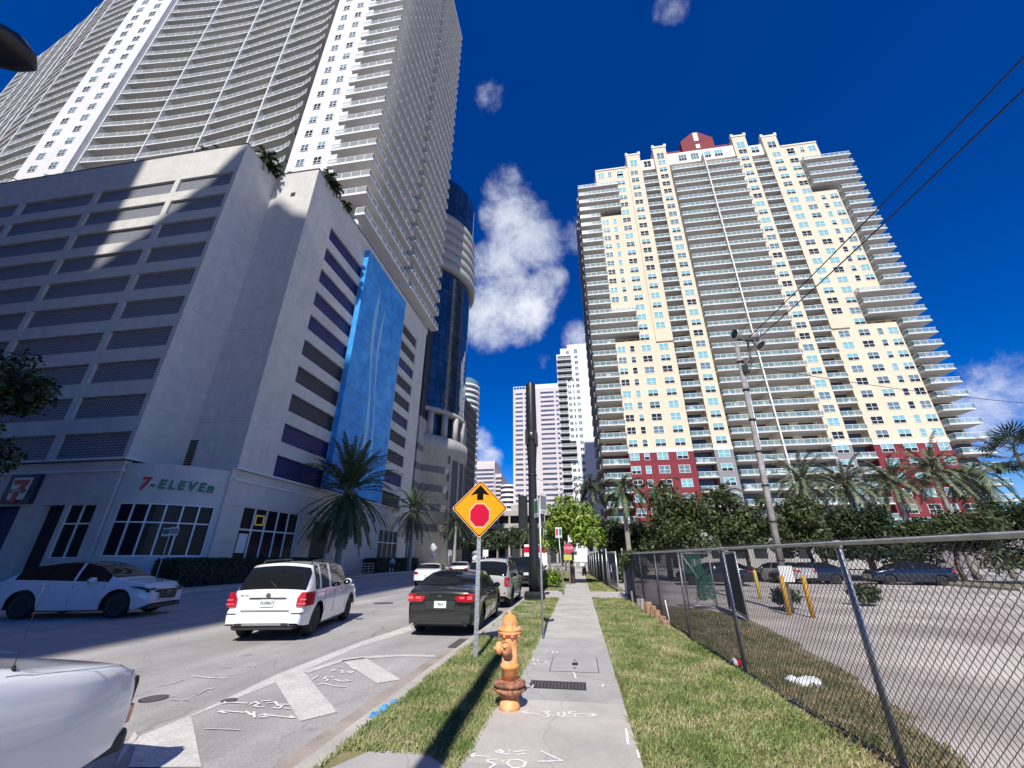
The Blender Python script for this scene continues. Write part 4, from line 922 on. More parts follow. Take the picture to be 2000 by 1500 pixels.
m_.box(-38, 12, 250, 250.4, 108.6, 109); m_.box(-24, 10, 255, 275, 107, 112)
m_.build('roof_screen', 'palew', O_)
Wt = thing('white_apartment_tower', 'tall bluish white apartment tower between the office tower and the cream tower', 'building', (3, 175, 0))
m_ = MB().box(-3.2, 30, 170, 195, 0, 93).box(.2, 30, 170.5, 195, 93, 95.2).box(-3.6, -3.2, 175, 195, 0, 88); m_.build('wall', 'palew', Wt)
items = []; wi = []; doors = []
for k in range(29):
    z = 4 + k * 2.95; wide = k in (12, 13, 14, 25, 26, 27, 28)
    items.append(([(-5.0, 168.7), (1.8 if wide else -.9, 168.7)], [(-5.0, 170.0), (1.8 if wide else -.9, 170.0)], [(-4.95, 168.75), (1.7 if wide else -1.0, 168.75)], z))
    doors.append((-4.6, 1.6 if wide else -1.2, 169.9, 170.1, z + .1, z + 2.4))
    if not wide: wi += [(.2, 169.95, z + .9, 1.5, 1.4, 2), (2.0, 169.95, z + .9, .8, 1.4, 1)]
    wi += [(4.0, 169.95, z + .9, 1.6, 1.4, 2)]
wi += [(4.0, 169.95, z + 3.5, 1.6, 2.2, 2), (0.2, 169.95, z + 3.5, 1.4, 1.4, 2)]
balconies(Wt, items, 'palew', ['rail', 'railglass'], 100, th=.25, post=2.4); many(Wt, 'balcony_recess', doors, 'dark'); windows(Wt, wi, rnd, (1, 1, 2, 2, 4))
MB().box(-5.1, -3.2, 170.02, 175, 0, 90).build('balcony_wing', 'palew', Wt)
Q_ = thing('stepped_office', 'distant stepped office block with bluish window stripes left of the warning sign', 'building', (-68, 310, 0))
MB().box(-84, -60, 300, 330, 0, 68).box(-60, -55, 302, 330, 0, 60).box(-55, -51.5, 304, 330, 0, 50).box(-84, -60, 301, 329, 68, 70).build('block_wall', 'beige_off', Q_)
winbands(Q_, -84, -60, 300, 3, 66, 3.1, 1.7, ((.02, .98),), 'offwin'); winbands(Q_, -60, -55, 302, 3, 58, 3.1, 1.7, ((.08, 1),), 'char'); winbands(Q_, -55, -51.5, 304, 3, 48, 3.1, 1.7, ((.1, 1),), 'char')
U_ = thing('rounded_block', 'small distant white block with curved balcony bands beside the office tower', 'building', (-43, 262, 0))
m_ = MB().lathe([(5.0, 0), (5.0, 45)], (-43.5, 265, 0), 28); m_.build('wall', 'white2', U_)
m_ = MB()
for k in range(14): m_.lathe([(5.15, 2.2 + k * 3.1), (5.15, 3.7 + k * 3.1)], (-43.5, 265, 0), 28)
m_.build('window_ring', 'char', U_)
Pk = thing('low_parking_deck', 'low tan parking deck with open dark levels at the end of the street', 'building', (-20, 160, 0))
m_ = MB()
for z, a in ((15.5, -33), (11.2, -36), (7, -38)): m_.box(a, -2, 150, 175, z, z + 1.6)
for k in range(8): m_.box(-33 + k * 4.2, -32.4 + k * 4.2, 150.2, 151, 0, 15.5)
m_.box(-24, -12, 152, 170, 17.1, 19.5)
m_.build('deck', 'stone', Pk); MB().box(-36, -2.2, 152.5, 172, 0, 16).build('dark_interior', 'dark', Pk)
Lw = thing('low_white_building', 'low white building half hidden by trees behind the parking lot', 'building', (30, 78, 0))
MB().box(18, 48, 76, 84, 0, 7.5).build('wall', 'stone', Lw); many(Lw, 'window', [(15 + k * 3.3, 17 + k * 3.3, 75.95, 76.1, z, z + 1.8) for k in range(10) for z in (1.5, 5)], 'pane_d')

# two towers behind the camera whose shadows fall on the street and the garage
SL = math.tan(R(SUN_EL)); YB_ = -60
prof = [(-41.1, 49.6), (-39.3, 51.4), (-37.6, 53.0), (-35.8, 54.9), (-34.1, 57.0), (-32.3, 59.0), (-31, 61.2), (-30, 63.0), (-28.7, 64.6), (-27.7, 65.0), (-25.4, 62.8), (-20, 61), (-8.0, 58)]
Bz = thing('glass_slab_tower', 'curved-top glass tower standing behind the viewpoint', 'building', (-24, -65, 0))
m_ = MB(); sh = .0105 * 84
m_.prism_y([(-41.1 + sh, 0), (-8.0, 0)] + [(x + (sh if x < -9 else 0), z + 60) for x, z in reversed(prof)], YB_ - 15, YB_); m_.build('tower_wall', 'char', Bz, fix=True)
sp = [(-40, -8.5, YB_ + .0, YB_ + .35, 4 + k * 3.4, 5.4 + k * 3.4) for k in range(30)]
many(Bz, 'spandrel', sp, 'stone2')
Bw = thing('concrete_slab_tower', 'plain pale tower standing behind the viewpoint further from the street', 'building', (-80, -65, 0))
MB().box(-125, -41.1 + sh, YB_ - 15, YB_, 0, 130).build('tower_wall', 'stone2', Bw)
many(Bw, 'window_band', [(-123, -42, YB_ - .1, YB_ + .1, 3 + k * 3.4, 5 + k * 3.4) for k in range(36)], 'offwin')

Bs = thing('sky_blocker', 'unseen block added behind the viewpoint to screen sky light from the garage', 'building', (-70, -25, 0))  # unseen, added to block sky light and darken the garage front
MB().box(-115, -43, -42, -8, 0, 56).box(-43, -27, -42, -8, 0, 37).build('block_wall', 'stone2', Bs)
many(Bs, 'window_band', [(-114, -44, -8.1, -7.95, 3 + k * 3.4, 5 + k * 3.4) for k in range(15)], 'char')

# ================================================================ vegetation
def leaf_cloud(clumps, n, size, seed, squash=.8):
    rn = random.Random(seed); v = []; f = []
    tot = sum(c[3] ** 2 for c in clumps)
    for cx, cy, cz, r in clumps:
        for _ in range(int(n * r * r / tot)):
            u = Vector((rn.gauss(0, 1), rn.gauss(0, 1), rn.gauss(0, 1))).normalized(); d = r * (rn.random() ** .38)
            p = Vector((cx, cy, cz)) + Vector((u.x * d, u.y * d, u.z * d * squash))
            nrm = (u * .8 + Vector((rn.uniform(-1, 1), rn.uniform(-1, 1), rn.uniform(-.2, 1.2)))).normalized()
            a = nrm.orthogonal().normalized(); a.rotate(Matrix.Rotation(rn.uniform(0, 6.28), 3, nrm)); b = nrm.cross(a); s = size * rn.uniform(.6, 1.35); i = len(v)
            for q in (p - a * s, p - b * s * .42, p + a * s, p + b * s * .42): v.append(tuple(q))
            f.append((i, i + 1, i + 2, i + 3))
    return v, f
def tree(name, label, loc, h, rx, rz_, leaf, n, size, seed, trunk_h=None, group=None, ry=None, nclump=26, tr=.16):
    rn = random.Random(seed); t = thing(name, label, 'tree', loc, 0, group); ry = ry or rx
    cz = h - rz_; th = trunk_h or cz * .8
    mb = MB(); top = Vector((rn.uniform(-.2, .2), rn.uniform(-.2, .2), th)); mb.tube([(0, 0, -.1), (rn.uniform(-.1, .1), 0, th * .5), top], [tr * 1.25, tr, tr * .8], 8)
    cl = []
    for k in range(nclump):
        a = rn.uniform(0, 6.28); e = rn.uniform(-.75, 1); rr = rn.uniform(.35, .9)
        ce = math.sqrt(max(0, 1 - min(abs(e), 1) ** 2)); x, y, z = rx * rr * ce * math.cos(a), ry * rr * ce * math.sin(a), cz + rz_ * e * rr
        cl.append((x, y, z, rn.uniform(.22, .4) * min(rx, rz_ * 1.3)))
        if k < 9: mb.tube([top, (x * .5, y * .5, (z + th) / 2 + .2), (x, y, z)], [tr * .5, tr * .3, tr * .1], 5)
    mb.build('trunk', 'bark', t, (0, 0, 0))
    v, f = leaf_cloud(cl, n, size, seed); me = bpy.data.meshes.new('crown'); me.from_pydata(v, [], f); me.materials.append(M[leaf]); me.update()
    put('crown', me, t, (0, 0, 0)); return t
def palm(name, label, loc, h, fl, nf, leaf='palm', seed=1, group=None, lean=(0, 0), tr=.2, droop=1.0, up=.5, skirt=0, leaflet=.5, trunk='palmtrunk', rz=0, nl=26):
    rn = random.Random(seed); t = thing(name, label, 'palm tree', loc, 0, group)
    mb = MB(); n = 10; pts = [(lean[0] * (i / n) ** 1.6, lean[1] * (i / n) ** 1.6, -.1 + (h + .1) * i / n) for i in range(n + 1)]
    mb.tube(pts, [tr * (1.25 - .5 * i / n + (.05 if i % 2 else 0)) for i in range(n + 1)], 10); mb.build('trunk', trunk, t, (0, 0, 0))
    if up > .4: 
        c_ = MB().lathe([(tr * .8, 0), (tr * 1.7, .25), (tr * 1.5, .6), (tr * .6, .95)], (lean[0], lean[1], h - .35), 12); c_.build('crown_base', 'bark', t, (0, 0, 0))
    top = Vector((lean[0], lean[1], h)); v = []; f = []
    for k in range(nf):
        az = k * 2.399 + rn.uniform(-.2, .2); q = (k + .5) / nf
        el = R(84) * (1 - q) ** .8 * (.7 + .3 * up) + R(-34) * q + R(rn.uniform(-7, 7)); L_ = fl * rn.uniform(.85, 1.08)
        if skirt and q > .55: el -= R(26) * skirt
        p = top.copy(); d = Vector((math.cos(az) * math.cos(el), math.sin(az) * math.cos(el), math.sin(el))); ns = 12; prev = None
        side = Vector((-math.sin(az), math.cos(az), 0)); path = [p.copy()]
        for s_ in range(ns):
            d = (d + Vector((0, 0, -.075 * droop * (1 + s_ * .12)))).normalized(); p = p + d * (L_ / ns); path.append(p.copy())
        # rachis
        for s_ in range(ns):
            a, b = path[s_], path[s_ + 1]; w = .035 * (1 - s_ / ns) + .008; i = len(v)
            upv = Vector((0, 0, 1)) * w * .6
            v += [tuple(a - side * w), tuple(a + side * w), tuple(b + side * w), tuple(b - side * w)]; f.append((i, i + 1, i + 2, i + 3))
            v += [tuple(a - upv), tuple(a + upv), tuple(b + upv), tuple(b - upv)]; f.append((i + 4, i + 5, i + 6, i + 7))
        for j in range(nl):
            u = .16 + .84 * j / nl; s_ = min(int(u * ns), ns - 1); fr = u * ns - s_; a = path[s_].lerp(path[s_ + 1], fr); tg = (path[s_ + 1] - path[s_]).normalized()
            ll = leaflet * (math.sin(math.pi * (.12 + u * .82)) ** .6) * rn.uniform(.85, 1.1)
            for sg in (-1, 1):
                dirv = (tg * .75 + side * sg * .75 + Vector((0, 0, rn.uniform(-.35, .28)))).normalized(); e = a + dirv * ll + Vector((0, 0, -.12 * ll)); w = .031 * (1 + leaflet)
                i = len(v); wv = tg * w; md = a.lerp(e, .5)
                v += [tuple(a - wv), tuple(a + wv), tuple(md + wv * .9), tuple(e), tuple(md - wv * .9)]; f.append((i, i + 1, i + 2, i + 3, i + 4))
    me = bpy.data.meshes.new('fronds'); me.from_pydata(v, [], f); me.materials.append(M[leaf]); me.update(); put('fronds', me, t, (0, 0, 0)); return t
def fan_palm(label, loc, h, fr, nf, seed, leaf='leaf_dark'):
    rn = random.Random(seed); t = thing('fan_palm', label, 'palm tree', loc)
    mb = MB(); mb.tube([(0, 0, -.1), (.1, 0, h * .5), (-.1, 0, h)], [.26, .2, .16], 10); mb.build('trunk', 'bark', t, (0, 0, 0)); v = []; f = []; top = Vector((-.1, 0, h))
    for k in range(nf):
        az = k * 2.399; el = R(rn.uniform(-50, 75)); d = Vector((math.cos(az) * math.cos(el), math.sin(az) * math.cos(el), math.sin(el))); c = top + d * fr * rn.uniform(.7, .95)
        s1 = d.orthogonal().normalized(); s1 = Vector((-math.sin(az), math.cos(az), 0)); s2 = d.cross(s1)
        i = len(v); w = .025; v += [tuple(top - s1 * w), tuple(top + s1 * w), tuple(c + s1 * w), tuple(c - s1 * w)]; f.append((i, i + 1, i + 2, i + 3))
        for j in range(17):
            a = R(-115 + 230 * j / 16); e = c + (d * math.cos(a) + s1 * math.sin(a)) * fr * .62 + Vector((0, 0, -.22 * fr * abs(math.sin(a)))); w = .06 * fr; pv = (d * -math.sin(a) + s1 * math.cos(a)) * w * .5
            i = len(v); md = c.lerp(e, .55); v += [tuple(c), tuple(md + pv), tuple(e), tuple(md - pv)]; f.append((i, i + 1, i + 2, i + 3))
    me = bpy.data.meshes.new('fronds'); me.from_pydata(v, [], f); me.materials.append(M[leaf]); me.update(); put('fronds', me, t, (0, 0, 0)); return t
# street palms on the left
palm('date_palm', 'large date palm with upright spray of fronds in front of the blue banner', (-22.4, 37.9, 0), 7.6, 5.8, 96, 'palm', 5, 'palms along the garage', tr=.26, skirt=1.3, leaflet=.6, up=1.0, droop=.75, nl=46)
palm('date_palm', 'dark date palm just past the blue banner beside the low hedge', (-22.3, 55, 0), 7.6, 4.6, 60, 'palm', 8, 'palms along the garage', tr=.26, skirt=.8, leaflet=.55, up=.8)
palm('date_palm', 'shaded date palm in front of the curved stone base', (-22.2, 75.5, 0), 7.2, 4.4, 44, 'leaf_shade', 9, 'palms along the garage', tr=.24, leaflet=.55, up=.6)
for i, (x, y, h, s) in enumerate(((-21.8, 92, 7, 10), (-20.5, 108, 7.5, 11), (-13.5, 118, 8, 12), (-9, 112, 9, 13))):
    palm('date_palm', ['distant dark palm right of the curved stone base', 'distant palm half behind the warning sign post', 'distant palm at the street end left of the black pole', 'distant taller palm beside the black pole'][i], (x, y, 0), h, 4.0, 34, 'leaf_shade' if i < 2 else 'palm_grey', s, 'distant street palms', leaflet=.5, nl=18)
for i, (x, y, r, h) in enumerate(((-19.5, 84, 3.2, 6.5), (-18.5, 99, 4, 8), (-17, 125, 5, 10), (-9, 135, 5, 9), (-3.5, 90, 3.0, 7.5), (-22, 140, 6, 12), (-13, 142, 5, 10.5))):
    tree('street_tree', ['dark street tree beneath the curved stone tower', 'dark street tree behind the far white car', 'broad dark tree at the left of the street end', 'dark tree closing the street beside the black pole', 'olive tree behind the black pole', 'tall dark tree deep in the street shade', 'dark tree at the very end of the street'][i], (x, y, 0), h, r, h * .36, 'leaf_shade' if i != 4 else 'leaf_olive', 1900, .36, 20 + i, group='distant street trees', nclump=16)
tree('shade_tree', 'dark leafy tree overhanging the far left edge in front of the garage', (-30.2, 13.6, 0), 13.2, 3.9, 4.4, 'leaf_dark', 9000, .17, 33, trunk_h=5, nclump=34)
# roof garden palms of the garage
for i, (x, y, s) in enumerate(((-57.5, 24.6, 1), (-55.3, 24.4, .8), (-62, 24.8, 1.1), (-37.2, 24.5, 1.15), (-35.6, 24.6, 1.0), (-30.9, 25.6, 1.1), (-31.2, 26.8, 1.0), (-30.0, 28.6, .75), (-26.0, 29.2, .9), (-26.0, 30.6, .8), (-26.2, 33.2, .75), (-66.0, 24.5, 1.1))):
    palm('roof_palm', ['small palm on the garage roof left of the white window strip', 'lower roof palm beside its taller neighbour left of the window strip', 'dark roof palm further left on the garage', 'windswept pair palm, left, above the sunlit parapet', 'windswept pair palm, right, above the sunlit parapet', 'roof palm at the parapet corner', 'roof palm just behind the parapet corner', 'small roof palm above the recessed corner', 'roof palm at the street edge corner', 'roof palm second from the street corner', 'roof palm under the lowest balconies', 'leftmost dark roof palm'][i], (x, y, 39.8 if y < 27.5 else 40.6), 1.5 * s, 1.5 * s, 20, 'leaf_dark', 40 + i, 'roof garden palms', tr=.09, leaflet=.45, nl=14, up=.3, droop=1.5)
# trees on the right
tree('street_tree', 'bright green round-headed tree on the verge left of the pavement', (-.55, 31.5, 0), 6.1, 2.5, 2.15, 'leaf_bright', 5200, .17, 60, trunk_h=2.6, nclump=34, tr=.13)
for i, (x, y, h, r, lf) in enumerate(((8.4, 36, 7.2, 3.5, 'leaf_olive'), (12.9, 36, 6.9, 2.9, 'leaf_olive'), (17.6, 36.5, 6.6, 2.8, 'leaf_olive'), (22.5, 38, 5.8, 3.0, 'leaf_dark'), (27.6, 37, 5.6, 3.6, 'leaf_olive'), (34.0, 37, 6.2, 4.0, 'leaf_dark'), (5.5, 42, 5.6, 2.6, 'leaf_dark'), (25.5, 43, 6.2, 3.5, 'leaf_dark'), (40.5, 38, 6.2, 4.2, 'leaf_dark'), (4.0, 48, 6.5, 3.0, 'leaf_shade'))):
    tree('lot_tree', ['olive green tree in front of the red wall left of the leaning utility pole', 'dark green tree just left of the leaning utility pole', 'tree immediately right of the leaning utility pole', 'large very dark tree behind the parked cars', 'low dark tree under the feather palm', 'dark tree at the right edge of the lot', 'small dark shrub tree beneath the tall grey palm trunk', 'dark tree filling the gap behind the lot trees', 'rightmost dark tree behind the fence rail', 'shaded tree behind the striped gate opening'][i], (x, y, 0), h, r, h * .44, lf, 11000, .15, 70 + i, trunk_h=2.2, group='trees around the parking lot', nclump=34)
palm('royal_palm', 'tall palm with smooth grey trunk in front of the left balconies', (4.2, 38, 0), 7.1, 2.9, 26, 'palm', 91, 'palms behind the lot', tr=.2, leaflet=.5, up=.5, droop=1.6)
palm('royal_palm', 'palm in front of the red wall right of the grey-trunked palm', (7.6, 39.5, 0), 7.3, 2.8, 24, 'palm', 92, 'palms behind the lot', leaflet=.5, droop=1.7)
palm('royal_palm', 'dark palm leaning against the shaded side of the cream tower', (1.6, 44, 0), 8.6, 3.0, 24, 'leaf_dark', 93, 'palms behind the lot', leaflet=.5, droop=1.5)
palm('royal_palm', 'light-tipped palm poking out above the dark green tree', (12.6, 38.5, 0), 6.6, 2.3, 22, 'palm', 97, 'palms behind the lot', leaflet=.5, droop=1.2)
for i, (x, h, s) in enumerate(((22.2, 8.0, 94), (26.0, 7.6, 95), (30.0, 7.6, 96), (33.8, 8.7, 98))):
    palm('date_palm', ['grey-green date palm, first of four behind the lot', 'grey-green date palm with open crown, second of the four', 'dark date palm, third of the four', 'full date palm in front of the red wall'][i], (x, 44, 0), h + .5, 3.9, 60, 'palm_grey', s, 'date palms behind the lot', tr=.22, leaflet=.45, up=.6, droop=1.0)
palm('coconut_palm', 'drooping feather palm at the right corner of the cream tower', (38.2, 46, 0), 9.0, 4.2, 22, 'palm', 99, tr=.2, leaflet=.9, droop=1.9, up=.4)
fan_palm('tall dark fan palm against the sky at the right edge', (43.2, 46, 0), 11.2, 2.4, 30, 100)
# hedges
def hedge(label, x0, x1, y0, y1, h, n, seed):
    t = thing('hedge', label, 'hedge', ((x0 + x1) / 2, (y0 + y1) / 2, 0)); rn = random.Random(seed); v = []; f = []
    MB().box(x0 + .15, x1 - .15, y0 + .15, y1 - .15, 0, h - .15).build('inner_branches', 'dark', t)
    for _ in range(n):
        k = rn.random(); p = Vector((rn.uniform(x0, x1), rn.uniform(y0, y1), rn.uniform(0, h)))
        if k < .4: p.z = h + rn.uniform(-.15, .08)
        elif k < .7: p.x = (x1 if rn.random() < .7 else x0) + rn.uniform(-.12, .08)
        else: p.y = (y0 if rn.random() < .7 else y1) + rn.uniform(-.12, .1)
        nr = Vector((rn.uniform(-1, 1), rn.uniform(-1, 1), rn.uniform(-.3, 1))).normalized(); a = nr.orthogonal().normalized(); b = nr.cross(a); s = rn.uniform(.06, .14); i = len(v)
        for q in (p - a * s, p - b * s * .5, p + a * s, p + b * s * .5): v.append(tuple(q))
        f.append((i, i + 1, i + 2, i + 3))
    me = bpy.data.meshes.new('leaves'); me.from_pydata(v, [], f); me.materials.append(M['hedge']); me.update(); put('leaves', me, t)
hedge('clipped dark hedge below the corner shop windows', -25.3, -23.5, 22.8, 36.5, 1.55, 9000, 1)
hedge('low dark hedge beside the second palm', -24.6, -23.0, 47, 60, 1.5, 6000, 2)

# ================================================================ street furniture
def loctube(mb, *a, **k): mb.tube(*a, **k)
# hydrant
H_ = thing('fire_hydrant', 'orange fire hydrant with rusty flanged foot beside the pavement', 'fire hydrant', (-.96, 5.98, 0))
H_.scale = (1.06, 1.06, .955)
b = MB(); b.lathe([(.125, .0), (.118, .03), (.105, .14)], n=28); b.build('foot', 'hyd', H_, (0, 0, 0))
b = MB(); b.lathe([(.10, .13), (.15, .17), (.185, .2), (.185, .225), (.165, .235), (.165, .25), (.19, .255), (.19, .285), (.12, .31)], n=28)
for k in range(8):
    a = k * math.pi / 4 + .2; b.lathe([(.022, .185), (.022, .30), (.012, .31)], (.155 * math.cos(a), .155 * math.sin(a), 0), 6, sm=False)
b.build('flange', 'rust', H_, (0, 0, 0))
b = MB(); b.lathe([(.092, .29), (.092, .43), (.108, .44), (.112, .46), (.108, .48), (.092, .49), (.094, .70), (.098, .80), (.10, .83)], n=32); b.build('barrel', 'hyd', H_, (0, 0, 0))
b = MB(); b.lathe([(.10, .815), (.135, .82), (.142, .835), (.142, .85), (.132, .856), (.132, .86), (.142, .866), (.142, .886), (.11, .895), (.088, .90), (.09, .93), (.084, .985), (.066, 1.03), (.035, 1.055), (.02, 1.06), (.02, 1.085), (.005, 1.09)], n=32)
for k in range(8):
    a = k * math.pi / 4 + .4; b.lathe([(.018, .80), (.018, .90), (.01, .905)], (.122 * math.cos(a), .122 * math.sin(a), 0), 6, sm=False)
for k in range(6): a = k * math.pi / 3; b.tube([(.088 * math.cos(a), .088 * math.sin(a), .9), (.088 * math.cos(a), .088 * math.sin(a), .97), (.05 * math.cos(a), .05 * math.sin(a), 1.045)], .006, 5)
b.build('bonnet', 'hyd', H_, (0, 0, 0))
def nozzle(ang_, r, l_, z, nm='nozzle'):
    rot = Matrix.Rotation(ang_, 3, 'Z'); b = MB()
    b.lathe([(r * .8, .06), (r * .8, .11), (r * 1.08, .112), (r * 1.1, .125), (r * 1.1, .15), (r * .96, .155), (r * .98, .11 + l_ * .8), (r * .8, .11 + l_), (r * .3, .115 + l_), (r * .3, .14 + l_), (.005, .142 + l_)], (0, 0, z), 22, axis='x', rot=rot); return b.build(nm, 'hyd', H_, (0, 0, 0))
nozzle(R(205), .068, .06, .665); nozzle(R(258), .058, .03, .70)
b = MB(); rot = Matrix.Rotation(R(262), 3, 'Z'); b.lathe([(.06, .125), (.055, .152), (.02, .153)], (.012, 0, .645), 18, axis='x', rot=rot); b.build('rust_patch', 'rust', H_, (0, 0, 0))
# stop-ahead sign
Sg = thing('warning_sign', 'orange diamond sign with black arrow and red octagon on a galvanised post', 'sign', (-1.97, 8.38, 0))
b = MB()
for s in (-1, 1): b.box(s * .018 - .010, s * .018 + .010, -.02, .012, -.05, 2.7); b.box(s * .036 - .004 if s > 0 else -.040, .040 if s > 0 else -.032, -.001, .012, -.05, 2.7)
b.box(-.008, .008, -.004, .004, -.05, 2.7); b.build('post', 'galv', Sg, (0, 0, 0))
m_ = MB()
for k in range(24): m_.box(-.005, .005, -.0055, -.0042, .2 + k * .09, .22 + k * .09)
m_.build('bolt_holes', 'dark', Sg, (0, 0, 0))
def dia(h, y0, y1, c=2.62, rr=.045):
    pts = []
    for k in range(4):
        a = R(90 * k - 90); cx, cz = (h - rr * 1.414) * math.cos(a), (h - rr * 1.414) * math.sin(a)
        for j in range(5): q = a + R(-45 + 22.5 * j); pts.append((cx + rr * math.cos(q), c + cz + rr * math.sin(q)))
    return MB().prism_y(pts, y0, y1)
dia(.575, -.03, -.022).build('sign_plate', 'signborder', Sg, (0, 0, 0)); dia(.555, -.0325, -.0305).build('border', 'signblack', Sg, (0, 0, 0)); dia(.530, -.035, -.033).build('sign_face', 'orange', Sg, (0, 0, 0))
Sg.rotation_euler = (0, 0, R(9))
ct = 2.62
MB().prism_y([(-.065, ct + .165), (.065, ct + .165), (.065, ct + .29), (.20, ct + .255), (0, ct + .47), (-.20, ct + .255), (-.065, ct + .29)], -.038, -.036).build('arrow', 'signblack', Sg, (0, 0, 0))
oc = lambda r: [(r * math.cos(R(22.5 + 45 * k)), ct - .135 + 1.12 * r * math.sin(R(22.5 + 45 * k))) for k in range(8)]
MB().prism_y(oc(.232), -.038, -.036).build('octagon_rim', 'signborder', Sg, (0, 0, 0)); MB().prism_y(oc(.208), -.041, -.0385).build('octagon', 'signred', Sg, (0, 0, 0))
MB().box(-.011, .011, -.045, -.04, 2.04, 2.062).build('bolt', 'signblack', Sg, (0, 0, 0))
def pole_sign(lab, loc, h, plates, lean=0, group=None, pr_=.025, pm_='galv'):
    t = thing('parking_sign', lab, 'sign', loc, 0, group); MB().tube([(0, 0, -.05), (lean, 0, h)], pr_, 8).build('post', pm_, t, (0, 0, 0))
    for (x, z, w, hh, rz, ma, mb_) in plates:
        p = MB().box(-w / 2, w / 2, -.035, -.028, -hh / 2, hh / 2).build('sign_plate', ma, t, (x + lean, 0, z)); p.rotation_euler = (0, 0, R(rz))
        if mb_:
            q = MB().box(-w / 2 + .02, w / 2 - .02, -.038, -.0355, -hh * .28, hh * .38)
            put('printing', q.mesh('printing', mb_), p, (0, 0, 0))
            l_ = MB()
            for k in range(3): l_.box(-w * .3, w * .3, -.038, -.0355, -hh * .46 + k * hh * .045, -hh * .46 + k * hh * .045 + hh * .02)
            put('small_text', l_.mesh('small_text', mb_), p, (0, 0, 0))
    return t
pole_sign('pair of narrow green and white parking plates on the post behind the hydrant', (-.93, 10.56, 0), 3.1, ((-.055, 2.85, .3, .46, -66, 'signwhite', 'signgreen'), (.07, 2.95, .3, .5, 62, 'signwhite', 'greyw')), lean=.0)
pole_sign('leaning post with a split red and green parking plate further along the pavement', (-.85, 21.9, 0), 3.0, ((-.08, 2.85, .16, .5, 12, 'signwhite', 'pink'), (.09, 2.85, .16, .5, 12, 'signwhite', 'signgreen')), lean=-.15)
pole_sign('small green and white parking plate on the far pavement left of the corner shop', (-21.9, 20.0, 0), 3.15, ((-.2, 2.95, .42, .42, 20, 'signwhite', 'signgreen'), (.23, 2.98, .42, .42, 20, 'signwhite', 'greyw')))
t = thing('curve_sign', 'pale diamond sign with a small plaque beyond the far white car', 'sign', (-20.0, 57.5, 0))
MB().tube([(0, 0, 0), (0, 0, 3.4)], .05, 6).build('post', 'galv', t, (0, 0, 0)); MB().prism_y([(0, 2.3), (.62, 2.92), (0, 3.54), (-.62, 2.92)], -.08, -.06).build('diamond_plate', 'signwhite', t, (0, 0, 0)); MB().box(-.4, .4, -.08, -.06, 1.75, 2.15).build('plaque', 'signwhite', t, (0, 0, 0))
t = thing('road_sign', 'grey sign seen edge-on in the shade right of the pale diamond sign', 'sign', (-20.3, 66, 0)); MB().tube([(0, 0, 0), (0, 0, 2.8)], .06, 6).build('post', 'galv', t, (0, 0, 0)); MB().box(0, .5, -.05, -.02, 1.9, 2.7).build('sign_plate', 'greyw', t, (0, 0, 0))
t = thing('road_sign', 'small square white sign over the silver suv roof', 'sign', (-9.6, 44, 0)); MB().tube([(0, 0, -.1), (0, 0, 2.2)], .05, 6).build('post', 'galv', t, (0, 0, 0)); MB().box(-.28, .28, -.08, -.05, 1.75, 2.4).build('sign_plate', 'signwhite', t, (0, 0, 0))
t = thing('stop_sign', 'pinkish red stop sign above a yellow plate beside the pavement', 'sign', (-.72, 30, 0))
MB().tube([(0, 0, -.05), (0, 0, 2.7)], .05, 6).build('post', 'galv', t, (0, 0, 0)); b = MB().prism_y([(.36 * math.cos(R(22.5 + 45 * k)), 2.25 + .36 * math.sin(R(22.5 + 45 * k))) for k in range(8)], -.09, -.07); b.build('octagon_plate', 'pink', t, (0, 0, 0)); MB().box(-.34, .2, -.085, -.065, 1.5, 1.86).build('yellow_plate', 'hivis', t, (0, 0, 0)); MB().box(-.0, .28, -.04, -.02, 2.65, 3.1).build('white_plate', 'signwhite', t, (0, 0, 0))
put_text('STOP', .24, t, Vector((0, -.092, 2.25)), matname='signwhite')
pole_sign('thin green-topped sign post just right of the stop sign', (-.45, 34, 0), 3.3, ((0, 3.0, .3, .45, 50, 'signgreen', None),))
# black traffic pole
Bp = thing('signal_pole', 'thick black signal mast with a wider capped top beside the kerb', 'pole', (-2.02, 19.4, 0))
MB().lathe([(.46, -.05), (.46, .22), (.42, .3), (.40, .34)], n=8, sm=False).build('base', 'blackpole', Bp, (0, 0, 0))
MB().lathe([(.25, .34), (.225, 1.5), (.205, 3.0), (.195, 5.6), (.22, 6.1), (.265, 6.9), (.275, 7.4), (.25, 10.1), (.24, 10.15), (.02, 10.16)], n=24).build('shaft', 'blackpole', Bp, (0, 0, 0))
b = MB(); b.lathe([(.28, 7.0), (.315, 7.05), (.315, 7.4), (.28, 7.45)], n=16)
for k in range(4): a = R(45 + 90 * k); b.box(.33 * math.cos(a) - .06, .33 * math.cos(a) + .06, .33 * math.sin(a) - .06, .33 * math.sin(a) + .06, 6.8, 7.5)
b.build('collar', 'blackpole', Bp, (0, 0, 0)); MB().lathe([(.225, 5.3), (.225, 5.36)], n=16).build('collar', 'blackpole', Bp, (0, 0, 0))
sgn = MB().box(-.62, -.28, -.2, .2, 2.9, 4.35).build('signal_head', 'blackpole', Bp, (0, 0, 0)); MB().box(-.66, -.621, -.25, .25, 2.8, 4.45).build('backplate', 'carblue', Bp, (0, 0, 0))
MB().box(.26, .5, -.2, .2, 3.2, 4.35).build('signal_head', 'blackpole', Bp, (0, 0, 0)); MB().tube([(-.4, 0, 4.1), (.35, 0, 4.1)], .04, 6).build('bracket', 'blackpole', Bp, (0, 0, 0))
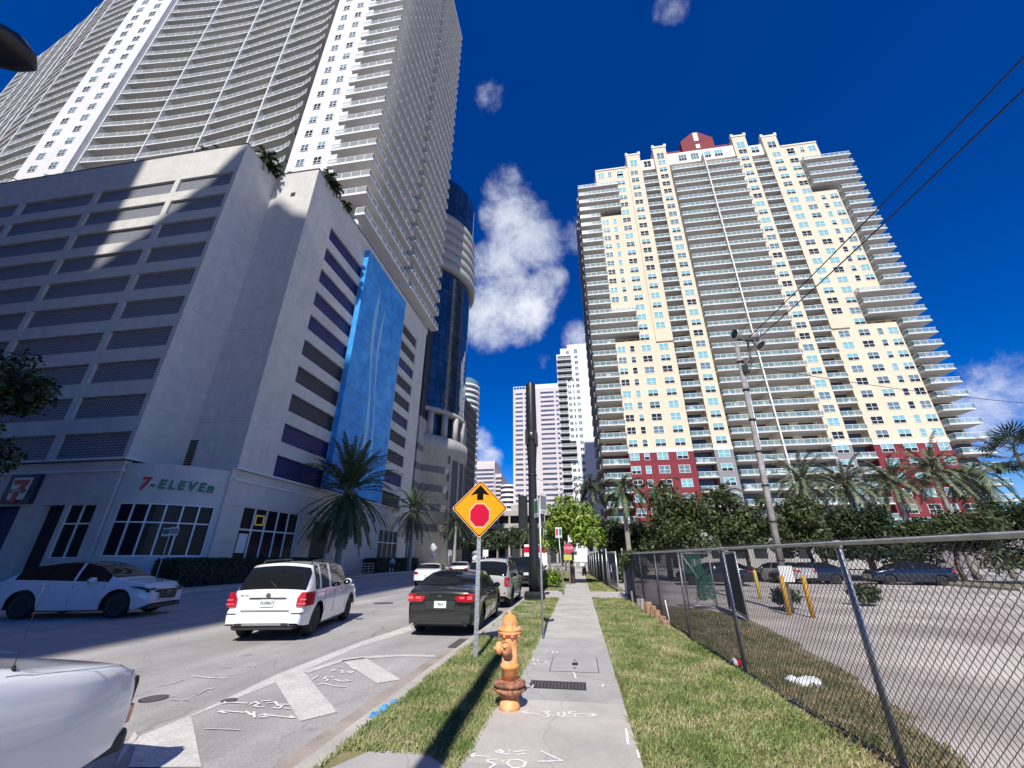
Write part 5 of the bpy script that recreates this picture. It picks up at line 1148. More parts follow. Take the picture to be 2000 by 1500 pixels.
# leaning timber utility pole with floodlights and cables
U = thing('utility_pole', 'weathered leaning timber pole with floodlights in the parking lot', 'pole', (6.92, 16.7, -.03))
top = Vector((.44, 0, 10.35))
MB().tube([(0, 0, -.1), top * .5, top], [.112, .095, .08], 12).build('shaft', 'wood', U, (0, 0, 0))
MB().tube([(.15, -.02, 1.2), (.15 + .38, -.02, 9.6)], .024, 8).build('conduit', 'galv', U, (0, 0, 0))
m_ = MB()
for k in range(7): z = 1.6 + k * 1.3; x = .44 * z / 10.35; m_.lathe([(.14, z), (.14, z + .05)], (x + .02, 0, 0), 12)
m_.build('strap', 'blackpole', U, (0, 0, 0))
MB().box(-.14, .3, -.22, -.14, .95, 1.45).build('white_panel', 'signwhite', U, (0, 0, 0))
m_ = MB(); m_.tube([(.42, 0, 9.4), (.6, -.02, 9.3), (.85, -.02, 9.55), (.9, -.05, 10.4)], .045, 8); m_.tube([(.5, -.05, 10.5), (1.2, -.05, 10.35)], .045, 8); m_.tube([(.42, 0, 9.0), (.55, -.3, 8.8), (.7, -.3, 9.2)], .02, 6); m_.box(.38, .6, -.18, -.02, 8.85, 9.2)
m_.build('bracket', 'blackpole', U, (0, 0, 0))
def flood(loc, yaw, tilt):
    b = MB(); b.lathe([(.06, -.28), (.1, -.2), (.12, -.1), (.22, .05), (.24, .12), (.225, .12), (.04, -.05)], n=18); o = b.build('floodlight', 'railpipe', U, loc, fix=True); o.rotation_euler = (tilt, 0, yaw)
    p = MB().lathe([(.2, .09), (.2, .1)], n=18); put('lens', p.mesh('lens', 'pane_d'), o, (0, 0, 0))
flood((1.32, -.12, 10.52), R(60), R(100)); flood((1.28, -.1, 10.15), R(40), R(140)); flood((.5, -.1, 10.72), R(-70), R(85)); 
def cable(lab, a, b, sag, r=.018):
    a, b = Vector(a), Vector(b); pts = [a.lerp(b, i / 24) - Vector((0, 0, sag * 4 * (i / 24) * (1 - i / 24))) for i in range(25)]
    o = MB().tube(pts, r, 5).build('overhead_cable', 'black'); tag(o, lab, 'cable', 'overhead cables')
cable('upper of the two black cables rising from the leaning pole to the top right', (7.9, 16.6, 10.5), (11.0, -12, 12.0), .55, .018); cable('lower of the two black cables rising from the leaning pole to the top right', (8.1, 16.6, 10.3), (11.3, -12, 11.55), .62, .02)
cable('thin cable running from the leaning pole to the right over the trees', (7.3, 16.7, 9.3), (38, 28, 9.5), .7, .014)
# overhanging street lamp at the top left corner
t = thing('street_lamp', 'dark rounded lamp head overhanging the top left corner', 'street lamp', (-22, 1.0, 0))
MB().tube([(0, 0, 0), (0, 0, 12), (.6, .2, 13.8), (3, .8, 15.2), (5.6, 2.0, 15.7)], [.16, .12, .1, .08, .06], 10).build('pole', 'blackpole', t, (0, 0, 0))
b = MB(); b.lathe([(.05, -1.1), (.42, -.9), (.62, -.5), (.68, 0), (.62, .5), (.45, .85), (.1, 1.0)], (0, 0, 0), 24, axis='x'); o = b.build('lamp_head', 'blackpole', t, (6.35, 2.95, 14.9)); o.scale = (1.25, 1.1, .62); o.rotation_euler = (0, 0, R(30))
# utility pole behind the viewpoint (its shadow crosses the verge)
t = thing('utility_pole', 'round timber pole standing on the verge behind the viewpoint', 'pole', (-1.22, -1.6, 0)); MB().tube([(0, 0, -.1), (0, 0, 11.2)], [.15, .12], 12).build('shaft', 'wood', t, (0, 0, 0))
# far street lamp
t = thing('street_lamp', 'slim grey street lamp with a long arm in front of the office tower', 'street lamp', (-1.9, 60, 0)); MB().tube([(0, 0, 0), (0, 0, 11)], [.14, .09], 8).build('pole', 'galv', t, (0, 0, 0)); MB().tube([(0, 0, 10.6), (-2.2, 0, 11.8), (-3.6, 0, 12.4)], .05, 6).build('arm', 'galv', t, (0, 0, 0)); MB().box(-4.3, -3.5, -.12, .12, 12.35, 12.5).build('lamp_head', 'galv', t, (0, 0, 0))

# ---------------------------------------------------------------- chain-link fence
FL = [(-1.0, 3.05), (1.2, 2.86), (4.9, 2.63), (8.0, 2.44), (11.3, 2.37), (14.1, 2.27), (16.7, 2.16), (18.4, 2.05), (21.8, 2.1)]
def fx(y):
    for (ya, xa), (yb, xb) in zip(FL, FL[1:]):
        if ya <= y <= yb: return xa + (xb - xa) * (y - ya) / (yb - ya)
    return FL[-1][1]
def chain(root, ya, yb, fxx, z0, z1, p=.034, r=.0029, mname='wire', name='wire_mesh'):
    v = []; f = []; y = ya; nz_ = int((z1 - z0) / p); wi_ = 0
    while y < yb:
        x = fxx(y); x2 = fxx(y + p); i0 = len(v); rr = r
        for k in range(nz_ + 1):
            o = (k + wi_) % 2; zz = z0 + k * p; yy = y + p * o; xx = x2 if o else x; ex = .003 if o else -.003
            wv = .004 * math.sin(yy * 2.1 + zz * 3)
            v += [(xx + ex + wv, yy - rr, zz), (xx + ex + rr * 1.7 + wv, yy, zz), (xx + ex + wv, yy + rr, zz)]
        for k in range(nz_):
            a = i0 + k * 3
            f += [(a, a + 1, a + 4, a + 3), (a + 1, a + 2, a + 5, a + 4), (a + 2, a, a + 3, a + 5)]
        # twisted barb above
        i = len(v); zt = z0 + nz_ * p; o = (nz_ + wi_) % 2; yy = y + p * o; xx = x2 if o else x
        v += [(xx - rr, yy, zt), (xx + rr, yy, zt), (xx, yy + rr * 2, zt), (xx - .006, yy + .01, zt + .03)]; f += [(i, i + 1, i + 3), (i + 1, i + 2, i + 3), (i + 2, i, i + 3)]
        y += p; wi_ += 1
    me = bpy.data.meshes.new(name); me.from_pydata(v, [], f); me.materials.append(M[mname]); me.update(); return put(name, me, root)
F_ = thing('chain_link_fence', 'chain link fence with pipe top rail along the lawn and the parking lot', 'fence', (2.4, 10, 0))
chain(F_, -.8, 21.7, fx, .0, 1.87)
MB().tube([(fx(y), y, 1.83) for y in (-.9, 1.2, 4.9, 8.0, 11.3, 14.1, 16.7, 18.4, 21.75)], .022, 10).build('top_rail', 'railpipe', F_)
for y in (1.55, 4.95, 8.05, 11.25, 14.1, 16.7, 18.4, 21.75): MB().tube([(fx(y) + .034, y, -.1), (fx(y) + .034, y, 1.81)], .03, 10).tube([(fx(y) + .034, y, 1.78), (fx(y) + .034, y, 1.86)], .036, 10).build('post', 'galv', F_)
MB().tube([(fx(y), y, .05 + .01 * math.sin(y * 3)) for y in [i * .8 for i in range(-1, 28)]], .003, 4).build('tension_wire', 'galv', F_)
# vine
v, f = leaf_cloud([(2.15, 18.2 + k * .55, 1.75 - .05 * k % .3, .36) for k in range(7)] + [(2.2, 19.5, 1.45, .3), (2.1, 20.8, 1.3, .3)], 2600, .055, 5)
me = bpy.data.meshes.new('vine'); me.from_pydata(v, [], f); me.materials.append(M['leaf_olive']); o = put('fence_vine', me); tag(o, 'brownish green vine heaped over the far end of the chain link fence', 'vine')
# striped gates behind the fence
g1 = thing('slatted_gate', 'green slatted gate leaf with missing slats behind the fence', 'gate', (4.3, 17, 0)); 
m_ = MB()
for a, b in (((3.75, 17.0, 0), (3.75, 17.0, 1.85)), ((4.78, 17.25, 0), (4.78, 17.25, 1.9)), ((3.75, 17.0, 1.83), (4.78, 17.25, 1.83)), ((3.75, 17.0, .1), (4.78, 17.25, .1)), ((3.75, 17.0, 1.8), (4.78, 17.25, .12))): m_.tube([a, b], .022, 8)
m_.build('frame', 'galv', g1)
m_ = MB()
for k in range(24):
    u = k / 24; x = 3.79 + .97 * u; y = 17.0 + .25 * u
    lo, hi = (1.15, 1.8) if u < .3 else (.75 - .5 * math.sin(u * 3), 1.8) if u < .75 else (.3, 1.1)
    if k % 7 == 3: hi -= .5
    m_.prism([(x, y - .01), (x + .03, y - .004), (x + .03, y + .006), (x, y)], max(lo, .12), hi)
for k in range(9): z = .2 + k * .1; m_.tube([(4.0 + k * .03, 17.04, z), (4.6 + (k % 3) * .05, 17.2, z + .35)], .012, 4)
m_.build('slats', 'greenslat', g1)
g2 = thing('screened_gate', 'open gate leaf covered in dark mesh beside the green slatted gate', 'gate', (4.8, 15.6, 0))
m_ = MB(); P0, P1 = (5.15, 17.17), (4.66, 14.05)
for a, b in (((*P0, 0), (*P0, 1.9)), ((*P1, 0.02), (*P1, 1.85)), ((*P0, 1.85), (*P1, 1.83)), ((*P0, .08), (*P1, .08))): m_.tube([a, b], .026, 8)
m_.build('frame', 'galv', g2); MB().prism([(5.13, 17.1), (4.67, 14.12), (4.69, 14.12), (5.15, 17.1)], .12, 1.8).build('mesh_screen', 'darkmesh', g2)
def fx2(y): return 2.1 - (y - 21.8) * .07
g3 = thing('wire_gate', 'narrow wire gate in a pale pipe frame at the far end of the fence', 'gate', (1.8, 26, 0))
m_ = MB()
for a, b in (((1.95, 24.4, 0), (1.95, 24.4, 2.0)), ((1.72, 27.4, 0), (1.72, 27.4, 2.0)), ((1.95, 24.4, 1.95), (1.72, 27.4, 1.95)), ((1.95, 24.4, .15), (1.72, 27.4, .15))): m_.tube([a, b], .045, 8)
MB().tube([(2.1, 22.2, 0), (2.1, 22.2, 2.1)], .045, 8).build('post', 'galv', g3)
m_.build('frame', 'railpipe', g3); chain(g3, 24.5, 27.3, lambda y: 1.95 - .077 * (y - 24.4), .15, 1.95, .06, .004); MB().box(1.78, 1.82, 26.3, 26.6, .9, 1.3).build('lock_plate', 'signwhite', g3)
g4 = thing('screened_fence', 'tall fence covered in black mesh beyond the wire gate', 'fence', (1.3, 36, 0))
m_ = MB().prism([(1.68, 28), (1.0, 46), (1.03, 46), (1.71, 28)], .05, 2.05); m_.build('mesh_screen', 'darkmesh', g4)
for k in range(7): MB().tube([(1.66 - k * .11, 28 + k * 3, 0), (1.66 - k * .11, 28 + k * 3, 2.2)], .045, 6).build('post', 'galv', g4)
t = thing('green_screen', 'low dark green screen closing the far end of the pavement', 'fence', (2.5, 52, 0)); MB().box(.9, 4.5, 52, 52.1, .4, 1.9).build('screen', 'greencloth', t); MB().box(.9, 4.5, 51.9, 52.2, 0, .4).build('kerb_wall', 'kerb', t)
# bollards
for i, (x, y, m) in enumerate(((6.62, 16.05, 'yellow'), (7.05, 15.5, 'yellow'), (7.85, 21.6, 'yellow2'))):
    b = MB(); b.lathe([(.07, -.05), (.07, 1.12), (.055, 1.17), (.02, 1.19)], n=14); o = b.build('bollard', m, None, (x, y, -.03))
    tag(o, ['yellow bollard touching the foot of the leaning pole', 'yellow bollard standing alone right of the leaning pole', 'pale yellow bollard left of the leaning pole'][i], 'bollard', 'bollards around the leaning pole')
# timber stumps along the fence foot
for i, (x, y, h, r) in enumerate(((2.12, 18.9, .42, .13), (2.18, 18.3, .30, .12), (2.14, 17.5, .26, .13), (2.12, 16.6, .33, .11), (2.14, 15.75, .3, .13), (2.13, 15.2, .36, .12), (2.16, 14.65, .30, .13), (2.2, 14.1, .24, .12), (2.24, 13.45, .16, .13), (2.2, 12.95, .12, .12))):
    b = MB(); b.lathe([(r * 1.05, -.05), (r, h * .5), (r * .93, h), (r * .6, h + .012)], n=11, sm=False); o = b.build('timber_stump', 'stump' if i > 3 else 'wood', None, (x, y, 0)); o.rotation_euler = (R((i * 37) % 9 - 4), R((i * 53) % 11 - 5), i)
    tag(o, 'short sawn timber stump in the row along the foot of the fence', 'timber stump', 'timber stumps along the fence')
o = MB().tube([(0, 0, -.05), (-.06, -.02, .62)], .014, 6).build('marker_stake', 'signwhite', None, (2.3, 12.9, 0)); tag(o, 'thin white stake leaning at the foot of the fence', 'stake')
b = MB(); rn = random.Random(4)
for k in range(6): b.lathe([(.02, 0), (.10 + .05 * rn.random(), .02), (.1, .07 + .05 * rn.random()), (.02, .12)], (rn.uniform(-.2, .2), rn.uniform(-.07, .07), -.05), 9)
o = b.build('plastic_bag', 'plastic_w', None, (3.15, 7.75, 0)); tag(o, 'crumpled white plastic bag on the dry grass behind the fence', 'litter')
b = MB()
for k in range(4): b.lathe([(.01, 0), (.06, .01), (.05, .07), (.01, .1)], (rn.uniform(-.07, .07), rn.uniform(-.07, .07), 0), 8, m=k % 2)
o = b.build('drink_wrapper', ['signred', 'plastic_w'], None, (2.52, 8.7, 0)); tag(o, 'red and white crumpled wrapper at the foot of the fence', 'litter')
# small plants and rail by the lot and the far pavement
def bush(lab, loc, r, n, leaf, size, seed, name='shrub'):
    v, f = leaf_cloud([(rn.uniform(-r, r) * .6, rn.uniform(-r, r) * .6, r * (.4 + .5 * rn.random()), r * .55) for _ in range(8)], n, size, seed); me = bpy.data.meshes.new(name); me.from_pydata(v, [], f); me.materials.append(M[leaf]); o = put(name, me, None, loc); tag(o, lab, 'shrub'); return o
bush('leafy weeds around the foot of the leaning pole', (7.3, 17.6, 0), .6, 900, 'leaf_olive', .07, 7)
bush('pale leafy shrub behind the nearest fence post', (11.0, 19.5, 0), .6, 900, 'leaf_olive', .09, 8)
bush('bright bushy shrub on the verge before the stop sign', (-1.7, 27.0, 0), .9, 1500, 'leaf_bright', .09, 9)
bush('low dark shrubs under the red wall left of the pavement fence', (3.4, 34, 0), 1.4, 2400, 'leaf_shade', .14, 10)
t = thing('guard_rail', 'grey railing at the ramp between the two hedges', 'railing', (-22.6, 41, 0))
m_ = MB()
for k in range(9): m_.tube([(-22.6, 37.6 + k, 0), (-22.6, 37.6 + k, 1.1)], .035, 6)
for z in (.25, .55, .8, 1.08): m_.tube([(-22.6, 37.6, z), (-22.6, 45.6, z)], .03, 6)
m_.build('rails', 'galv', t)

# ================================================================ vehicles
def lerp_t(tab, s):
    for (a, x), (b, y) in zip(tab, tab[1:]):
        if a <= s <= b:
            t = (s - a) / (b - a) if b > a else 0; t = t * t * (3 - 2 * t) * .5 + t * .5; return x + (y - x) * t
    return tab[0][1] if s < tab[0][0] else tab[-1][1]
def car(label, loc, rz, L_, Wd, belt, top, low, wr, wf, rwh, paint, rearg, wind, sideg, pillars=(), group=None, rail=False, roofpaint=None, name='parked_car', cat='car', rimst=5, roundx=.14, tail=0, cabw=.17):
    t = thing(name, label, cat, loc, rz, group); hw = Wd / 2; ra = rwh * 1.16
    ss = set([0, .02, .05, .1, .16, .24]); ss |= {L_ - x for x in (0, .02, .05, .1, .16, .24)}
    x = .24
    while x < L_ - .24: ss.add(round(x, 3)); x += .085
    for wc in (wr, wf):
        for k in range(13): ss.add(round(wc - ra * math.cos(math.pi * k / 12), 4))
    for tt in (rearg, wind, sideg): ss |= set(tt)
    ss = sorted(q for q in ss if 0 <= q <= L_); NS, NGL, NT = 8, 4, 5
    zmaxcab = max(z for _, z in top)
    def prof(s):
        zb, zt, zl = lerp_t(belt, s), lerp_t(top, s), lerp_t(low, s)
        for wc in (wr, wf):
            if abs(s - wc) < ra: zl = max(zl, rwh + math.sqrt(max(0, ra * ra - (s - wc) ** 2)))
        e = min(s, L_ - s); w = hw * (1 - roundx * (1 - min(e / .75, 1)) ** 2.2) ; ins = .035 * (1 - min(e / .05, 1)) ** 2
        c = max(0, min(1, (zt - zb) / (zmaxcab - lerp_t(belt, L_ * .5)))); pts = []
        for k in range(NS + 1):
            u = k / NS; z = zl + (zb - zl) * u; h = (z - .2) / (zb - .2 + 1e-6)
            b = .955 + .045 * math.sin(math.pi * min(1, max(0, h)) ** 1.3); 
            if abs(h - .62) < .04: b += .003
            z_ = z + (ins * (.5 - u) * 2)
            pts.append((w * b - ins, z_))
        xb, zbb = pts[-1]; xr = w * (.90 - cabw * c); zr = zbb + (zt - zbb) * (.9 if c > .15 else .55) - ins * .5
        for k in range(1, NGL + 1):
            u = k / NGL; pts.append((xb + (xr - xb) * u + .02 * c * math.sin(math.pi * u), zbb + (zr - zbb) * u))
        for k in range(1, NT + 1):
            u = k / NT; pts.append((xr * (1 - u), zr + (zt - zr - ins * .3) * math.sin(u * math.pi / 2) ** .8))
        return pts
    P = [prof(s) for s in ss]; n = len(P[0]); mbs = {}
    def yo(s, z):
        if s < .5 and tail: return s + tail(z) * (1 - s / .5)
        return s
    body = MB(); parts = {'rear_window': MB(), 'windshield': MB(), 'side_window_l': MB(), 'side_window_r': MB(), 'roof': MB()}
    vi = {}
    def vert(mb, key, co):
        d = vi.setdefault(id(mb), {})
        if key not in d: d[key] = len(mb.v); mb.v.append(co)
        return d[key]
    def co(i, j, sgn): x, z = P[i][j]; return (sgn * x, yo(ss[i], z), z)
    for sgn in (1, -1):
        for i in range(len(ss) - 1):
            sm = (ss[i] + ss[i + 1]) / 2
            for j in range(n - 1):
                if j < NS: tgt = body
                elif j < NS + NGL:
                    glass = (sideg[0] < sm < sideg[1]) and not any(a < sm < b for a, b in pillars) and NS <= j < NS + NGL and lerp_t(top, sm) - lerp_t(belt, sm) > .12
                    tgt = parts['side_window_l' if sgn < 0 else 'side_window_r'] if glass else parts['rear_window'] if (rearg[0] < sm < rearg[1] and j >= NS + NGL - 1 and rearg[1] < .55) else body
                else:
                    tgt = parts['rear_window'] if rearg[0] < sm < rearg[1] else parts['windshield'] if wind[0] < sm < wind[1] else parts['roof'] if (roofpaint and rearg[1] < sm < wind[0]) else body
                ids = [vert(tgt, (a, b, sgn if b < n - 1 else 0), co(a, b, sgn)) for a, b in ((i, j), (i + 1, j), (i + 1, j + 1), (i, j + 1))]
                if sgn < 0: ids.reverse()
                tgt.f.append(tuple(ids)); tgt.m.append(0); tgt.sm.append(True)
    hl = MB()
    for sgn in (1, -1):
        pts = [co(i, NS + 2, sgn) for i in range(len(ss)) if wind[1] + .12 < ss[i] < L_ - .16]
        if len(pts) > 2: hl.tube([(x, y, z - .0015) for x, y, z in pts], .0045, 4)
    if hl.f: hl.build('bonnet_gap', 'trim', t, (0, 0, 0))
    for i, fl in ((0, 1), (len(ss) - 1, -1)):
        for j in range(n - 1):
            a, b = co(i, j, 1), co(i, j + 1, 1); c, d = co(i, j + 1, -1), co(i, j, -1)
            if j == n - 2: q = [a, b, d]
            else: q = [a, b, c, d]
            if fl < 0: q.reverse()
            body.face(q, 0, False)
    body.build('body', paint, t, (0, 0, 0))
    for k, m_ in (('rear_window', 'glass'), ('windshield', 'glass'), ('side_window_l', 'glass'), ('side_window_r', 'glass'), ('roof', roofpaint or paint)):
        if parts[k].f: parts[k].build('side_window' if k.startswith('side') else k, m_, t, (0, 0, 0))
    MB().box(-hw + .26, hw - .26, .12, L_ - .12, .24, .66).box(-hw + .08, hw - .08, wr + ra + .05, wf - ra - .05, .2, .3).build('underbody', 'trim', t, (0, 0, 0))
    for wc in (wr, wf):
        for sgn in (-1, 1):
            b = MB(); r = rwh; wd = .22; x0 = sgn * (hw - .05 - wd / 2)
            b.lathe([(r * .66, -wd / 2 + .01), (r * .9, -wd / 2), (r * .985, -wd / 2 + .03), (r, -wd / 2 + .06), (r, wd / 2 - .06), (r * .985, wd / 2 - .03), (r * .9, wd / 2), (r * .66, wd / 2 - .01)], (0, 0, 0), 30, axis='x')
            w_ = b.build('wheel', 'tyre', t, (x0, wc, r)); q = MB(); xo = sgn * (wd / 2 - .015)
            q.lathe([(r * .64, xo - sgn * .02), (r * .69, xo), (r * .66, xo + sgn * .006), (r * .60, xo - sgn * .03), (r * .58, xo - sgn * .08)][::1], (0, 0, 0), 30, axis='x')
            for k in range(rimst):
                for dd in (-.07, .07):
                    a = 2 * math.pi * k / rimst + dd; q.tube([(xo - sgn * .015, math.cos(a) * r * .1, math.sin(a) * r * .1), (xo - sgn * .02, math.cos(a * 1) * r * .63, math.sin(a) * r * .63)], .016, 5)
            q.lathe([(r * .14, xo - sgn * .03), (r * .13, xo), (.01, xo + sgn * .004)], (0, 0, 0), 14, axis='x')
            put('rim', q.mesh('rim', 'rim', True), w_, (0, 0, 0)); dk = MB().lathe([(r * .57, xo - sgn * .08), (.01, xo - sgn * .085)], (0, 0, 0), 16, axis='x'); put('brake_disc', dk.mesh('brake_disc', 'trim', True), w_, (0, 0, 0))
    return t, hw
def mirrors(t, x, y, z, paint, s=1.0):
    for sg in (-1, 1):
        b = MB(); b.lathe([(.02, -.09), (.075, -.07), (.09, 0), (.08, .06), (.03, .09)], (0, 0, 0), 12, axis='y'); o = b.build('mirror', paint, t, (sg * x, y, z)); o.scale = (1.15 * s, .8 * s, .85 * s)
        g_ = MB(); g_.lathe([(.072, -.088), (.01, -.09)], (0, 0, 0), 12, axis='y'); put('mirror_glass', g_.mesh('mirror_glass', 'glass', True), o, (0, 0, 0))
def lampset(t, poly, y0, y1, m='lamp', name='tail_light', bars=(), rx=.14):
    wf_ = lambda y: 1 - rx * (1 - min(max(y, 0) / .75, 1)) ** 2.2
    for sg in (-1, 1):
        p = [(sg * x, z) for x, z in poly]
        if sg < 0: p.reverse()
        q_ = MB().prism_y(p, y0, y1); q_.v = [(x * wf_(y) if abs(x) > .7 else x, y, z) for x, y, z in q_.v]; o = q_.build(name, m, t, (0, 0, 0), fix=True, bevel=.012)
        for (xa, xb, za, zb) in bars: q = MB().box(min(sg * xa, sg * xb), max(sg * xa, sg * xb), y0 - .004, y0 + .01, za, zb); put('lamp_bar', q.mesh('lamp_bar', 'lampin'), o, (0, 0, 0))
def plate(t, x, y, z, txt, w=.31, h=.155, tm='platetext'):
    o = MB().box(-w / 2, w / 2, -.008, .0, -h / 2, h / 2).build('licence_plate', 'plate', t, (x, y, z), bevel=.004)
    put('plate_text', text_mesh(txt, .085, extrude=.001, offset=.002, matname=tm), o, (0, -.0095, 0)).rotation_euler = (R(90), 0, 0)
ZC = ZR
def seams(t, hw, ys, zs, z0=.36, z1=.98, handles=()):
    m_ = MB(); h_ = MB()
    for sg in (-1, 1):
        for y in ys:
            for k in range(8):
                za, zb = z0 + (z1 - z0) * k / 8, z0 + (z1 - z0) * (k + 1) / 8; f = lambda z: hw * (.955 + .045 * math.sin(math.pi * min(1, max(0, (z - .2) / (zs - .2))) ** 1.3))
                xa = sg * (f(za) - .012); xb = sg * (max(f(za), f(zb)) + .0025); m_.box(min(xa, xb), max(xa, xb), y, y + .009, za, zb)
        for y in handles: h_.tube([(sg * (hw - .012), y, zs - .14), (sg * (hw + .014), y + .03, zs - .135), (sg * (hw + .014), y + .17, zs - .135), (sg * (hw - .012), y + .2, zs - .14)], .013, 6)
    m_.build('door_seam', 'trim', t, (0, 0, 0)); h_.build('door_handle', 'chrome', t, (0, 0, 0))
# --- white compact suv (rear view)
t, hw = car('white compact suv seen from behind, driving away in the middle of the road', (-7.36, 9.65, ZC), R(13), 4.5, 1.84,
    [(0, .98), (.1, 1.02), (.5, 1.05), (3.2, 1.03), (3.6, .99), (4.3, .88), (4.5, .78)],
    [(0, 1.0), (.12, 1.06), (.2, 1.14), (.34, 1.38), (.5, 1.60), (.62, 1.665), (1.5, 1.70), (2.5, 1.68), (2.9, 1.6), (3.45, 1.16), (3.6, 1.08), (4.3, .98), (4.5, .84)],
    [(0, .35), (.3, .31), (1, .26), (3.5, .26), (4.2, .3), (4.5, .36)], .92, 3.68, .36, 'carwhite', (.15, .50), (2.85, 3.42), (.62, 3.3), ((1.62, 1.74), (.95, 1.05)), name='suv', rimst=10, roundx=.08, tail=lambda z: .07 if z > .66 else 0, cabw=.15)
lampset(t, [(.945, .72), (.945, 1.03), (.82, 1.03), (.74, .90), (.68, .73)], .03, .50, rx=.08, bars=((.76, .9, .86, .89), (.72, .9, .77, .80)))
MB().box(-.42, .42, .05, .085, .89, .915).build('handle_strip', 'trim', t, (0, 0, 0)); plate(t, 0, .055, .80, 'PLI0B67')
MB().prism_y([(-.66, .26), (.66, .26), (.70, .35), (-.70, .35)], .03, .3).build('rear_diffuser', 'trim', t, (0, 0, 0), bevel=.01)
MB().prism_y([(-.66, .345), (.66, .345), (.56, .40), (-.56, .40)], -.012, .05).build('chrome_skid', 'chrome', t, (0, 0, 0), bevel=.008)
MB().box(-.6, -.44, -.02, .1, .35, .39).build('exhaust_tip', 'dark', t, (0, 0, 0)); MB().box(.44, .6, -.02, .1, .35, .39).build('exhaust_tip', 'dark', t, (0, 0, 0))
MB().box(-.86, -.62, -.005, .1, .575, .60).build('bumper_reflector', 'trim', t, (0, 0, 0)); MB().box(.62, .86, -.005, .1, .575, .60).build('bumper_reflector', 'trim', t, (0, 0, 0))
MB().box(-.55, .55, -.012, .02, .648, .66).build('tailgate_seam', 'trim', t, (0, 0, 0))
b = MB(); b.lathe([(.052, 0), (.052, .008), (.043, .009), (.043, 0)], (0, .045, .965), 20, axis='y'); 
for k in range(3): a = R(90 + 120 * k); b.tube([(0, .05, .965), (.045 * math.cos(a), .05, .965 + .045 * math.sin(a))], .004, 4)
b.build('emblem', 'chrome', t, (0, 0, 0), fix=True); o = put('model_lettering', text_mesh('GLK 350', .05, extrude=.003, matname='chrome'), t, (-.55, .062, .965)); o.rotation_euler = (R(90), 0, 0)
m_ = MB()
for sg in (-1, 1): m_.tube([(sg * .60, .75, 1.63), (sg * .60, .85, 1.71), (sg * .60, 2.3, 1.745), (sg * .60, 2.6, 1.66)], .02, 6)
m_.build('roof_rail', 'trim', t, (0, 0, 0)); m_ = MB().tube([(0, .72, 1.67), (0, .62, 1.75)], .012, 5); m_.build('antenna', 'trim', t, (0, 0, 0))
mirrors(t, 1.02, 2.75, 1.12, 'carwhite', 1.25); seams(t, hw, (1.32, 2.02, 3.1), 1.05, .42, .98, (1.45, 2.4))
MB().tube([(.1, .16, 1.13), (-.12, .27, 1.26)], .012, 5).build('rear_wiper', 'trim', t, (0, 0, 0))
# --- dark grey sedan
t, hw = car('dark grey sedan with glossy black roof parked at the kerb behind the hydrant', (-3.52, 10.9, ZC), R(2.5), 4.9, 1.87,
    [(0, .94), (.1, .99), (.5, 1.02), (3.2, .98), (3.7, .93), (4.6, .78), (4.9, .64)],
    [(0, .98), (.06, 1.055), (.35, 1.09), (.6, 1.12), (1.1, 1.32), (1.6, 1.44), (2.2, 1.465), (2.7, 1.44), (3.1, 1.32), (3.7, 1.0), (4.6, .86), (4.9, .7)],
    [(0, .27), (.3, .24), (1, .2), (4, .2), (4.6, .24), (4.9, .3)], 1.05, 3.88, .335, 'cargrey', (.55, 1.65), (2.85, 3.62), (.8, 3.5), ((2.35, 2.45),), roofpaint='glass', rimst=7, tail=lambda z: .09 if z < .82 else .0 if z > .9 else .045, cabw=.2)
lampset(t, [(.955, .77), (.955, .94), (.86, .965), (.44, .94), (.38, .86), (.46, .77)], .0, .35, bars=((.5, .62, .84, .89), (.70, .82, .83, .90)))
MB().prism_y([(-.36, .60), (.36, .60), (.38, .79), (-.38, .79)], .06, .09).build('plate_recess', 'trim', t, (0, 0, 0)); plate(t, 0, .055, .71, '7K4', w=.31)
MB().prism_y([(-.07, .888), (-.055, .915), (-.022, .915), (-.022, .928), (.022, .928), (.022, .915), (.07, .915), (.055, .888), (.022, .888), (.022, .875), (-.022, .875), (-.022, .888)], -.012, .02).build('emblem', 'chrome', t, (0, 0, 0))
MB().box(-.6, .6, .03, .1, .29, .33).build('rear_diffuser', 'trim', t, (0, 0, 0)); MB().box(-.75, .75, .048, .06, .545, .552).build('bumper_crease', 'carblack', t, (0, 0, 0))
mirrors(t, 1.0, 3.05, 1.0, 'cargrey'); seams(t, hw, (1.5, 2.4, 3.35), 1.0, .32, .95, (1.6, 2.5))
# --- silver white wagon suv
t, hw = car('pearl white suv parked in front of the dark grey sedan', (-3.62, 16.9, ZC), R(1), 4.6, 1.84,
    [(0, 1.0), (.1, 1.04), (.5, 1.06), (3.2, 1.04), (3.6, 1.0), (4.4, .92), (4.6, .8)],
    [(0, 1.04), (.1, 1.1), (.2, 1.28), (.38, 1.62), (.5, 1.72), (1.2, 1.76), (2.3, 1.74), (2.7, 1.66), (3.3, 1.2), (3.5, 1.12), (4.4, 1.02), (4.6, .86)],
    [(0, .4), (.3, .32), (1, .26), (3.6, .26), (4.6, .36)], .9, 3.6, .36, 'carsilver', (.13, .42), (2.65, 3.25), (.55, 3.15), ((1.6, 1.72), (.95, 1.02)), name='suv', cabw=.13)
lampset(t, [(.93, .74), (.93, 1.08), (.80, 1.08), (.78, .92), (.80, .74)], -.0, .26); lampset(t, [(.86, .5), (.86, .56), (.66, .56), (.66, .5)], -.012, .05)
